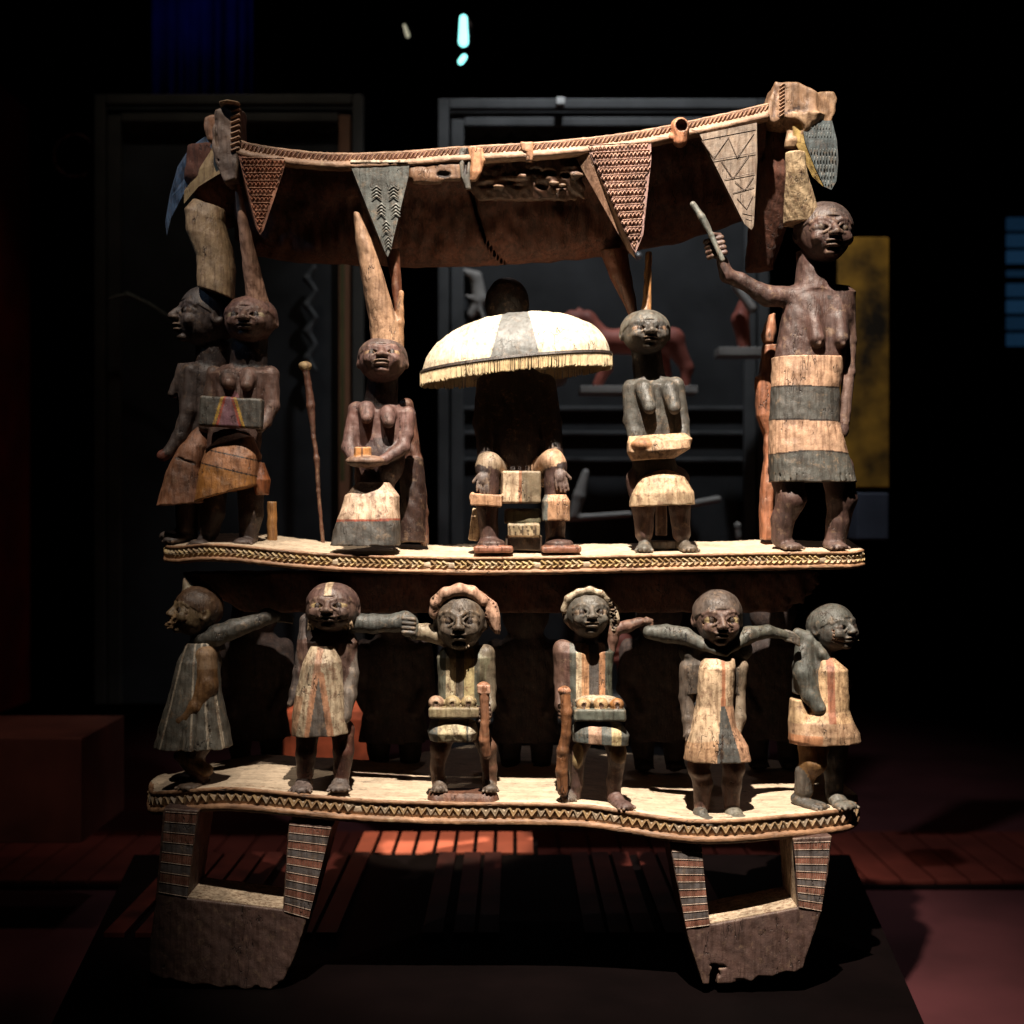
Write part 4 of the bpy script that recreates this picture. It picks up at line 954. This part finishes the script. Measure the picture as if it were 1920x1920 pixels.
F.chain([(910,1226,2,18),(914,1290,4,16),(918,1320,-14,12),(912,1336,-34,9)],(.18,.15,.11),5); fist(F,(910,1332,-42),14,(.13,.085,.07))
F.chain([(840,1370,0,18),(826,1400,-12,18),(820,1440,-2,13),(824,1478,0,13)],(.16,.085,.055),5); F.chain([(896,1370,0,18),(914,1400,-10,17),(918,1440,-2,14),(918,1478,0,13)],(.16,.085,.055),5)
F.chain([(838,1380,-22,8),(862,1376,-26,7),(890,1380,-24,8)],(.16,.085,.055),4)
foot(F,826,1482,-8,34,15,-4,(.15,.12,.10)); foot(F,918,1482,-8,34,15,6,(.15,.12,.10))
g = F.build('carved_figure', throne, 'bearded man with open mouth and pink stocking cap')
F = Fig(.022,1.5); pc = (.55,.36,.27)
cap_shell(F,864,1152,54,54,pc,[(816,1148,-20),(820,1126,-28),(838,1110,-34),(862,1103,-36),(886,1108,-30),(904,1124,-22)],11)
F.l([(1108,890,0,20,24),(1130,914,-2,18,22),(1155,922,-4,16,20),(1180,930,-6,9,12),(1188,933,-6,4,6)],pc,6)
for i in range(9): F.c((895+i*2.8,1122+i*8,-26+i*1.2),(925+i*1.6,1114+i*8,-18+i),1.5,1.5,(.2,.1,.07),1,'-')
F.chain([(816,1146,-30,1.6),(834,1128,-44,1.6),(864,1120,-52,1.6),(892,1126,-46,1.6)],(.15,.08,.06),1,'-')
for i in range(30): F.e((random.uniform(812,850),random.uniform(1108,1140),-34),(1.5,5,1.5),(.12,.08,.06),.5,'-')
F.build('cap', g)
F = Fig(.005,1.6); F.chain([(908,1284,-40,12),(909,1304,-42,9),(910,1350,-42,8),(908,1380,-38,10),(912,1408,-32,9)],(.34,.17,.10),3); F.b((908,1286,-40),(12,11,8),(.55,.33,.24),2); F.build('dagger', g)
F = Fig(.008,1.7); F.b((853,1330,-22),(47,26,10),(.30,.25,.16),3,r=4)
for x in (820,850,880): F.e((x,1312,-34),(15,13,13),(.52,.36,.26) if x<840 else (.42,.34,.2),3); F.e((x,1313,-47),(5,3,4),(.12,.07,.04),1,'-')
F.build('belt_tray', g)
F = Fig(.012,1.7); F.l([(1350,850,-14,42,30),(1368,850,-16,47,36),(1384,850,-14,42,32)],lambda px,y,py: np.select([(np.abs(px-850)<26)[:,None],(px>880)[:,None]],[np.array([(.62,.54,.36)]),np.array([(.66,.62,.50)])],np.array([(.16,.17,.16)])),4,n=3,tilt=0); F.build('kilt', g)
F = Fig(.014,1.9); F.l([(1482,868,0,62,24),(1490,868,-2,65,27),(1504,868,-4,68,30)],(.17,.08,.05),3,n=5); F.build('block', g)

SHIFT = .022
# G2 man with a striped crown
F = Fig(.02, 1.7)
def hc(px,y,py):
    o = np.tile(np.array([(.14,.085,.075)]), (len(px),1)); o[np.abs(px-622)<7] = (.55,.45,.32); return o
head(F,624,1138,-6,96,92,yaw=-2,pitch=4,col=(.155,.10,.085),hair=hc,eye=(.34,.26,.14),scars=4,jaw=.95)
for i in range(14):
    sg = -1 if i%2 else 1; F.c((624+sg*(22+i*1.4),1164+random.uniform(-6,6),-38+i*.6),(624+sg*(24+i*1.4),1174+random.uniform(-4,6),-34+i*.6),2.2,1.6,(.50,.38,.26),1)
F.l([(1180,622,12,28,24),(1204,620,12,34,22)],(.05,.035,.03),4)
F.l([(1186,616,12,44,22),(1204,614,8,56,28),(1280,606,8,50,30),(1330,606,8,48,30)],(.14,.085,.07),6,n=3)
F.chain([(660,1168,6,19),(700,1170,4,18),(740,1168,2,17),(760,1164,0,19)],(.105,.11,.104),4); F.c((768,1168,0),(766,1180,0),17,15,(.12,.125,.115),3)
for i in range(4): F.c((758,1158+i*8.5,-16),(777,1160+i*8.5,-14),4.6,4.2,(.12,.11,.10),.6)
F.c((712,1150,-20),(710,1192,-20),1.6,1.6,(.03,.03,.03),1,'-')
F.chain([(576,1166,10,16),(576,1200,6,17),(566,1260,2,16),(556,1300,-4,13),(546,1318,-10,6)],(.15,.125,.12),5)
F.chain([(652,1210,10,14),(660,1262,0,13),(656,1300,-10,14),(648,1340,-20,12),(640,1352,-26,10)],(.20,.17,.15),5)
F.chain([(576,1370,8,22),(574,1410,0,19),(572,1450,2,16)],(.13,.055,.04),5); F.chain([(642,1370,8,22),(644,1410,0,19),(640,1450,2,16)],(.13,.055,.04),5)
foot(F,570,1482,-8,42,21,-6,(.19,.15,.14)); foot(F,638,1480,-8,40,21,4,(.17,.14,.13))
g = F.build('carved_figure', throne, 'man with a pale stripe over his crown and lined cheeks')
def r2(px,y,py):
    o = np.tile(np.array([(.56,.46,.34)]), (len(px),1)); t = py-1225
    o[np.abs(px-(604-t*.12))<6+t*.02] = (.52,.32,.22); o[(np.abs(px-(606+0*t))<2+t*.17)&(py>1255)] = (.52,.29,.18); o[(np.abs(px-(604))<t*.155-6)&(py>1262)] = (.17,.145,.13)
    o[(px<566-(py-1300)*.2+10)&(py>1300)] = (.50,.33,.22); return o
F = Fig(.012,1.7)
F.l([(1210,606,-8,22,20),(1240,606,-12,36,30),(1290,602,-12,44,34),(1340,600,-12,50,38),(1374,602,-10,52,40)],r2,4,n=2.4,tilt=-.04)
F.chain([(600,1240,-46,1.6),(582,1300,-48,1.6),(576,1366,-52,1.6)],(.3,.12,.07),.6,'-'); F.chain([(610,1240,-46,1.6),(632,1300,-46,1.6),(640,1366,-48,1.6)],(.3,.12,.07),.6,'-'); F.e((600,1392,0),(44,36,20),None,5,'-')
F.build('robe', g)

# G1 man at the far left in profile, robe with pale lines
F = Fig(.06, 1.8)
head(F,368,1146,0,80,92,yaw=-58,pitch=4,col=(.20,.145,.085),hair=(.12,.07,.04),eye=(.34,.28,.2),scars=3,jaw=.86)
F.c((352,1108,0),(346,1086,0),11,3,(.25,.22,.16),5)
for i in range(12): F.c((322+random.uniform(0,22),1150+random.uniform(0,16),-30+random.uniform(-6,6)),(318+random.uniform(0,20),1164+random.uniform(0,12),-34),2.4,1.4,(.30,.20,.11),1)
F.l([(1180,386,10,26,24),(1220,384,12,36,26)],(.06,.045,.04),5)
F.chain([(376,1196,-6,16),(410,1190,-10,19),(440,1178,-6,18),(480,1166,0,14),(500,1156,4,15),(516,1156,8,10)],(.10,.098,.088),5)
for i in range(4): F.chain([(514,1150+i*4.5,6,3.4),(532,1153+i*4,8,3.2),(546,1160+i*3,12,2.6)],(.10,.09,.08),.6)
F.c((492,1140,-14),(488,1176,-14),1.6,1.6,(.03,.03,.03),1,'-')
F.l([(1210,378,6,30,26),(1240,376,4,38,30),(1300,370,2,40,32)],(.14,.13,.12),6)
F.chain([(390,1230,-20,22),(394,1280,-30,21),(376,1320,-38,16),(350,1345,-44,12)],lambda px,y,py: np.where((py<1250)[:,None],np.array([(.30,.20,.12)]),np.array([(.22,.12,.05)])),6); hand(F,(346,1345,-46),(-.35,-1,-.1),(-.2,.1,-1),34,(.13,.095,.075),.3)
F.chain([(372,1390,0,28),(360,1420,-8,22),(376,1448,-4,18)],(.14,.07,.045),6); F.c((342,1412,-24),(392,1440,-20),10,12,(.28,.17,.08),5)
foot(F,372,1476,-6,56,22,-24,(.15,.11,.085)); foot(F,350,1470,30,50,18,-50,(.12,.09,.07))
g = F.build('carved_figure', throne, 'man in profile at the left end, long robe with thin pale lines')
def r1(px,y,py):
    o = np.tile(np.array([(.155,.145,.125)]), (len(px),1)); t = (py-1215)/185.
    for c0, c1 in ((352,312),(372,372),(385,404),(395,428)):
        o[np.abs(px-(c0+(c1-c0)*t))<1.9] = (.50,.44,.36)
    return o
F = Fig(.055,1.7)
F.l([(1205,376,-2,24,20),(1240,372,-2,38,34),(1300,368,-4,48,40),(1350,366,-6,62,46),(1398,364,-6,72,54)],r1,5,n=2.4)
for t in (-.9,-.55,-.15,.2,.6,.95): F.c((372+40*t,1310,-46*math.cos(t)),(364+72*t,1398,-58*math.cos(t*1.0)),1.2,1.8,None,3,'-')
F.e((364,1418,0),(60,48,22),None,5,'-')
F.build('robe', g)

SHIFT = .038
# G6 man at the right end looking right
F = Fig(.035, 1.7)
head(F,1560,1176,0,82,88,yaw=34,pitch=6,col=(.085,.082,.075),hair=(.095,.095,.085),eye=(.06,.05,.04),scars=4,jaw=.9)
for i in range(6): F.c((1566+i*6,1186+i*1,-38),(1580+i*4,1192+(i%3)*3,-40),1.2,1,(.35,.32,.28),.5)
F.l([(1200,1542,10,26,24),(1236,1536,12,38,26)],(.05,.045,.04),5)
F.chain([(1498,1188,10,10),(1516,1200,-4,15),(1536,1224,-16,11),(1552,1244,-20,6)],(.12,.122,.108),4)
F.l([(1215,1530,8,34,24),(1250,1526,4,40,30),(1300,1526,4,40,32)],(.13,.13,.12),6)
F.chain([(1506,1218,-6,18),(1504,1260,-18,20),(1514,1300,-26,17),(1528,1322,-36,13)],(.10,.105,.095),5); hand(F,(1530,1322,-38),(.12,-1,-.05),(0,.1,-1),28,(.085,.085,.078),.2)
F.chain([(1574,1300,20,11),(1590,1290,24,10),(1596,1286,24,9)],(.42,.36,.27),4)
F.chain([(1524,1400,0,28),(1522,1428,-10,24),(1510,1450,-2,18),(1508,1482,0,16)],(.30,.17,.065),6); F.chain([(1570,1400,14,24),(1568,1450,14,18),(1566,1490,10,16)],(.05,.04,.035),6)
F.c((1506,1446,-8),(1506,1480,-2),16,17,(.14,.125,.11),4)
foot(F,1506,1512,-4,64,19,38,(.135,.13,.12)); foot(F,1572,1512,-6,50,22,18,(.19,.185,.165))
g = F.build('carved_figure', throne, 'grey man at the right end looking right, hand on his hip')
def r6(px,y,py):
    o = np.tile(np.array([(.60,.42,.26)]), (len(px),1)); o[np.abs(px-1550)<7] = (.40,.18,.11); o[(py>1350)] = (.44,.30,.20); o[(px<1500)&(py<1352)] = (.60,.44,.28); o[(py>1372)&(px<1530)] = (.48,.25,.14); return o
F = Fig(.032,1.7)
F.l([(1232,1548,-8,16,14),(1255,1556,-10,30,26),(1290,1556,-8,32,30),(1330,1552,-6,38,36),(1350,1546,-8,50,42),(1374,1546,-8,62,46),(1390,1546,-6,66,46)],r6,5,n=2.3,tilt=-.03); F.e((1546,1412,0),(56,40,24),None,5,'-')
F.l([(1310,1492,0,10,26),(1350,1500,-2,22,34),(1385,1508,-4,30,40)],r6,5)
F.build('robe', g)

SHIFT = 0
# back row: dark figures that carry the middle platform
F = Fig(.40, 3.0)
F.e((960,1150,0),(44,44,48),B,6)
F.l([(1085,960,0,30,30),(1110,960,0,34,34)],B,6); F.l([(1185,960,4,30,28),(1215,960,4,58,36),(1290,960,4,50,36),(1350,960,4,60,40),(1385,960,4,66,44)],B,8,n=2.6)
F.chain([(930,1370,4,24),(932,1430,4,18)],B,6); F.chain([(990,1370,4,24),(990,1430,4,18)],B,6); F.chain([(905,1215,0,18),(896,1290,-8,15),(920,1330,-30,12)],B,6); F.chain([(1014,1215,0,18),(1024,1290,-8,15),(1000,1330,-30,12)],B,6)
foot(F,932,1440,0,46,18,0,B); foot(F,990,1440,0,46,18,0,B)
bf = F.build('back_figure', throne, wob=1.5, mat=wm((.022,.011,.009), worn=.05, rough=.8))
for x in (475,740,985,1235,1452):
    o = bf if x == 475 else bf.copy()
    if o is not bf: COL.objects.link(o)
    k = (D+.40)/D
    o.location = -throne.location+Vector(((x-960)/1000*k, random.uniform(-.02,.02), .0))

# ------------------------------------------------------------------ the room: plinth, floor, far displays
def quadsheet(name, pts, mat, parent=None, thick=.01, label=None):
    n = len(pts); V = [Vector(p) for p in pts]+[Vector(p)-Vector((0,0,thick)) for p in pts]
    F_ = [tuple(range(n)), tuple(range(n,2*n))[::-1]]+[(i, n+i, n+(i+1)%n, (i+1)%n) for i in range(n)]
    return mesh(name, V, F_, mat, parent)
PZ = -.898; FZ = -1.2
M_BLACK = plain('black_lacquer', (.003,.0015,.0015), rough=.6, spec=.06)
M_FLOOR = plain('red_floor', (.06,.016,.018), rough=.55, var=.3, scale=3)
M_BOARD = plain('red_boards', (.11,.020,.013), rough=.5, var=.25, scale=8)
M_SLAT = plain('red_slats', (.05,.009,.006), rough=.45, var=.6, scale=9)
M_SLATB = plain('lit_red_slats', (.50,.13,.07), rough=.5, var=.2, scale=9)  # brighter copy of the slat red; pool of light put into the colour
plinth = empty('plinth', (0,.2,FZ)); tag(plinth, 'wide black plinth with a slatted dark red deck behind the throne', 'plinth')
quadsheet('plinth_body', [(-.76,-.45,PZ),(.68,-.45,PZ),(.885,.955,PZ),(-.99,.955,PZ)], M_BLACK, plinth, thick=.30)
x = -.86
k = 0
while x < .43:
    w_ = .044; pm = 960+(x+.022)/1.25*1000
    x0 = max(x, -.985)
    if not (690 < pm < 822 or 925 < pm < 1062):  # slats left out here to stand for dark reflected legs
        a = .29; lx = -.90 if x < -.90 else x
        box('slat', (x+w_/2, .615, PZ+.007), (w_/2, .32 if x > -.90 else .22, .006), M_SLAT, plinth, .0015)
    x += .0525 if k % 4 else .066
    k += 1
step = empty('lit_floor_slats', W(830,1600,1.05)); tag(step, 'short stretch of lit red floor slats behind the plinth, brightness in its colour', 'step')  # stands for a lit stretch of floor, added as a separate piece
for i in range(9):
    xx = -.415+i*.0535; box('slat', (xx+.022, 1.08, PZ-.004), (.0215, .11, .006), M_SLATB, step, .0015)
box('slat_base', (-.18, 1.08, PZ-.16), (.25, .105, .145), M_BLACK, step)
tag(quadsheet('floor', [(-6,-3,FZ-.012),(6,-3,FZ-.012),(6,9,FZ-.012),(-6,9,FZ-.012)], M_FLOOR, None, .02), kind='structure')
bp = empty('floor_boards', (0,2.07,FZ)); bp['kind'] = 'structure'
for i in range(44):
    box('board', (-2.42+i*.11, 2.07, FZ-.002), (.051, .32, .008), M_BOARD, bp, .002)
tag(box('floor_joint', (0,1.72,FZ-.006), (3,.02,.003), M_BLACK, None, 0), kind='structure')
tag(box('back_wall', (0,6.5,1.5), (6,.05,3.2), plain('dark_wall', (.012,.011,.013), rough=.9), None, 0), kind='structure')
tag(box('side_wall', W(-66,800,2.6)+Vector((0,0,.1)), (.18,.2,1.2), plain('deep_red_wall', (.20,.012,.006), rough=.7), None, 0), kind='structure')
def free(o, label, cat, group=None): return tag(o, label, cat, group)
free(box('low_bench', W(40,1455,1.4), (.245,.2,.148), plain('red_brown_cladding', (.13,.042,.028), rough=.6), None, .004), 'low plain red-brown bench on the floor at the left edge', 'bench')
free(box('lit_patch_block', W(625,1392,1.6), (.14,.12,.12), plain('lit_orange_red', (.55,.13,.06), rough=.6, var=.5, scale=14), None, .03), 'added orange-red block for a lit patch behind the second lower figure from the left', 'block')  # stands for a lit floor patch, its brightness put into the orange colour
free(box('grey_case', W(1627,968,1.7), (.05,.06,.075), plain('blue_grey', (.06,.07,.10)), None, .006), 'small blue-grey box right of the standing woman', 'box')
free(box('yellow_hanging', W(1618,680,1.9), (.085,.012,.42), plain('yellow_cloth', (.30,.15,.015), rough=.85, var=.95, scale=7), None, .004), 'mottled yellow hanging behind the right standing woman', 'hanging')

M_CASE = plain('grey_carved_board', (.060,.062,.064), rough=.55, var=.4, scale=7)
M_CASED = plain('dark_board', (.022,.023,.025), rough=.6, var=.5, scale=6)
M_PALE = plain('pale_grey_paint', (.30,.28,.26), rough=.6)
M_HORSE = plain('pink_red_paint', (.36,.10,.07), rough=.6)
def carved_panel(x0, x1, y0, y1, dep, label, mats, right=True, left=True):
    r = empty('wall_display', W((x0+x1)/2, y1, dep)); tag(r, label, 'panel', None)
    sc = (D+dep)/D/1000
    def b(name, ax, ay, bx, by, dy, th, mat):
        a, c = W(ax,ay,dep+dy), W(bx,by,dep+dy); m = (a+c)/2; return box(name, m, (abs(a.x-c.x)/2, th, abs(a.z-c.z)/2), mat, r, .004)
    b('backing_board', x0+20, y0+20, x1-20, y1, .05, .01, M_CASED)
    if left: b('frame_board', x0, y0, x0+20, y1, 0, .02, mats[0]); b('inner_moulding', x0+24, y0+38, x0+48, y1, .012, .015, mats[0])
    if right: b('frame_board', x1-20, y0, x1, y1, 0, .02, mats[0]); b('inner_moulding', x1-46, y0+38, x1-24, y1, .012, .015, mats[1])
    b('frame_board', x0+21, y0, x1-21, y0+18, 0, .02, mats[0]); b('inner_moulding', x0+49, y0+34, x1-47, y0+50, .012, .015, mats[0])
    n = int((x1-x0-110)/42); bm = bmesh.new()
    pts = []
    for i in range(n*8+1):
        t = i/8; px = x0+50+(x1-x0-98)*i/(n*8); pts.append((px, y0+52+16*abs(math.sin(math.pi*t))**.6))
    outline = [(x0+50,y0+51)]+pts+[(x1-48,y0+51)]
    for i in range(len(pts)-1):
        a, c = pts[i], pts[i+1]; q = [W(a[0],y0+50,dep+.02),W(c[0],y0+50,dep+.02),W(c[0],c[1],dep+.02),W(a[0],a[1],dep+.02)]
        f = [bm.verts.new(v) for v in q]; g_ = [bm.verts.new(v+Vector((0,.015,0))) for v in q]; bm.faces.new(f[::-1]); bm.faces.new((f[2],f[3],g_[3],g_[2]))
    bmesh.ops.remove_doubles(bm, verts=bm.verts, dist=.0002)
    bmobj('scalloped_trim', bm, mats[0], r)
    return r, b
pr, b = carved_panel(822,1440,188,1420,2.0,'large grey carved panel with scalloped top behind the seat, right', (M_CASE,M_CASE))
for yy in (766,812,862,1300,1352): b('rail', 868, yy-4, 1394, yy+4, .03, .012, M_CASE)
box('mounting_clip', W(1051,190,1.965), (.014,.012,.012), plain('white_clip', (.7,.7,.68)), pr, .003)
F = Fig(2.02,4); F.chain([(870,508,0,6),(892,520,0,12),(900,560,0,13),(884,592,0,8)],(.2,.2,.19),4); F.chain([(872,555,-4,3),(896,565,-8,6),(906,600,-4,5)],(.5,.48,.45),3); F.build('carved_curl', pr, mat=M_PALE)
zz = [(985,1320),(1000,1345),(1030,1345),(1045,1320),(1085,1322),(1106,1344),(1130,1322),(1240,1322),(1262,1345),(1290,1320),(1395,1326),(1416,1346),(1440,1324)]
F = Fig(2.0,4)
for i in range(0,12): F.chain([(zz[i][0],zz[i][1],0,5),(zz[i+1][0],zz[i+1][1],0,5)],(.2,.2,.2),2)
F.build('zigzag_moulding', pr, mat=M_PALE)
pl, b2 = carved_panel(180,682,180,1320,2.1,'dark grey carved panel with scalloped top behind the left corner', (plain('brown_grey_board', (.045,.042,.036), rough=.6),plain('rusty_board', (.20,.09,.045), rough=.6)))
F = Fig(2.08,4)
for i in range(4): F.chain([(590,500+i*50,0,5),(575,522+i*50,0,7),(592,545+i*50,0,5)],(.05,.05,.05),4)
F.build('carved_chain', pl, mat=M_CASE)
free(box('thin_pole', W(642,690,1.9), (.007,.007,.38), plain('olive_pole', (.10,.085,.03)), None, .002), 'thin upright olive pole behind the kneeling woman', 'pole')
def ball(name, p, r, mat, label, cat, group=None):
    F = Fig(p[2],3); F.e((p[0],p[1],0),(r,r,r),CREAM,1); F.c((p[0],p[1],0),(p[0],p[1]+2,r*2.4),r*.4,r*.4,CREAM,1); o = F.build(name, None, mat=mat, wob=0); return free(o,label,cat,group)
MB_ = plain('nickel', (.6,.6,.6), rough=.25, metal=.6)
ball('mounting_pin', (640,474,1.8), 7, MB_, 'small shiny round pin above the olive pole', 'pin'); ball('mounting_pin', (1197,480,1.6), 7, MB_, 'small shiny round pin behind the tip of the purple lappet', 'pin')
F = Fig(1.8,4)
F.chain([(1045,612,0,7),(1070,596,0,12),(1100,600,0,17),(1130,640,0,22),(1200,640,0,26),(1262,636,0,22)],CREAM,8)
F.chain([(1130,650,0,20),(1136,690,0,12),(1120,722,0,9)],CREAM,6); F.chain([(1262,640,0,20),(1288,690,0,12),(1284,726,0,8)],CREAM,6); F.chain([(1240,650,20,18),(1250,700,20,11),(1244,726,20,8)],CREAM,6); F.c((1085,590,0),(1086,578,0),8,4,CREAM,3)
h_ = empty('carved_horse', W(1190,745,1.8)); free(h_, 'pink-red carved horse on a pale base behind the parasol', 'horse carving'); F.build('horse', h_, mat=M_HORSE)
box('base', W(1195,733,1.8), (.19,.06,.012), M_PALE, h_, .003)
def mount(px0, px1, py, dep, label, extra):
    r = empty('display_figurine', W((px0+px1)/2, py+8, dep)); free(r, label, 'figurine')
    a, c = W(px0,py,dep), W(px1,py,dep); box('base', (a+c)/2, ((c.x-a.x)/2,.05,.014), M_PALE, r, .003)
    F = Fig(dep,4); extra(F); F.build('body', r, mat=M_HORSE); return r
mount(1343,1432,662,1.8,'small figurine with a pale arm on its base, left of the orange post', lambda F: (F.chain([(1396,650,0,12),(1388,600,0,16),(1396,570,0,12)],CREAM,5)))
F = Fig(1.75,3); F.c((1376,536,-10),(1408,580,-10),7,9,CREAM,3); free(F.build('pale_club', None, mat=M_PALE, wob=0), 'pale club leaning under the raised elbow', 'club')
mount(1140,1196,1310,1.8,'small red figure with crossed arms between the lower figures', lambda F: (F.chain([(1172,1300,0,12),(1172,1250,0,14),(1166,1205,0,20)],CREAM,5), F.chain([(1150,1220,-14,6),(1185,1215,-18,7)],CREAM,2), F.chain([(1152,1236,-14,6),(1186,1232,-18,7)],CREAM,2)))
def sceptre(pts, head_, label):
    F = Fig(1.7,3); F.chain(pts,CREAM,3); F.chain(head_,CREAM,4); free(F.build('sceptre', None, mat=M_PALE, wob=0), label, 'sceptre', None)
sceptre([(1062,972,0,7),(1180,964,0,6)],[(1076,965,0,10),(1086,930,0,12),(1098,886,0,7)],'pale carved sceptre lying right of the seated ruler')
sceptre([(1290,946,0,7),(1346,936,0,7)],[(1286,946,0,6),(1280,950,0,6)],'short pale stick end right of the apron')
sceptre([(1383,985,0,6),(1385,1008,0,6)],[(1383,985,0,6),(1383,986,0,6)],'short upright pale peg above the middle platform')
F = Fig(1.9,3); F.c((1046,706,-4),(1046,706,6),19,19,CREAM,1); free(F.build('pale_disc', None, mat=M_PALE, wob=0), 'pale round disc under the right side of the parasol', 'disc')
F = Fig(2.2,6); pts = [(140+40*math.cos(t),292+40*math.sin(t),0,4) for t in np.linspace(0,2*math.pi,17)]; F.chain(pts,CREAM,1); free(F.build('hoop', None, mat=plain('dull_red', (.10,.025,.02)), wob=0), 'faint dull red hoop in the dark at the upper left', 'hoop')
F = Fig(2.0,5); F.chain([(205,560,0,4),(240,552,0,5),(280,570,0,4),(330,604,0,4)],CREAM,3); free(F.build('curved_stick', None, mat=plain('grey_stick', (.12,.12,.10)), wob=0), 'thin bent grey stick left of the profile woman', 'stick')
# curtain, blue window, lamps
cu = []
for i in range(61):
    for z_ in (0,1): p = W(285+i*3.2, 190 if z_ else -60, 4.0); p.y += .06*math.sin(i*.9)+.03*math.sin(i*2.3); cu.append(p)
cf = [(2*i,2*i+2,2*i+3,2*i+1) for i in range(60)]; 
o = mesh('curtain', cu, cf, plain('blue_curtain', (.01,.02,.30), rough=.9), None, True); mo = o.modifiers.new('s','SOLIDIFY'); mo.thickness = .01; free(o, 'deep blue curtain hanging in the dark at the upper left', 'curtain')
win = empty('blind_window', W(1905,640,3.5)); free(win, 'blue lit window with slatted blind at the right edge', 'window')
for i in range(8): box('blind_slat', W(1918,420+i*31,3.5), (.075,.01,.029 if i != 3 else .014), plain('blue_glow_%d'%i, (.010,.035,.075), emit=.35+.1*(i%3), var=.6, scale=40), win, .002)
def lamp(px, py, dep, tilt, col, st, size, label, tail):
    r = empty('ceiling_lamp', W(px,py-40,dep)); free(r, label, 'lamp', 'ceiling lamps')
    bm = bmesh.new(); bmesh.ops.create_cone(bm, cap_ends=True, segments=24, radius1=size*1.25, radius2=size*1.25, depth=size*5); bmesh.ops.transform(bm, matrix=Matrix.Translation(W(px,py,dep)+Vector((0,.09,.02)))@Matrix.Rotation(R(80),4,'X'), verts=bm.verts); bmobj('lamp_housing', bm, M_BLACK, r, True)
    F = Fig(dep,2.5); q = size*1000*D/(D+dep); F.c((px-tilt*q*1.2,py-q*1.9,0),(px+tilt*q*.4,py+q*1.6,0),q*.55,q*.75,CREAM,2)
    if tail: F.c((px+q*.1,py+q*3.9,0),(px-q*.4,py+q*4.6,0),q*.45,q*.45,CREAM,1)
    m = plain('lamp_glow', col, emit=st, var=.4, scale=30); F.build('lens', r, mat=m, wob=0)
lamp(869,58,2.2,.0,(.30,.95,.90),2.6,.024,'brighter cyan-white lamp glowing near the top middle',True)
lamp(763,58,2.2,.7,(.45,.42,.30),.8,.011,'dim warm tilted lamp left of the cyan lamp',False)
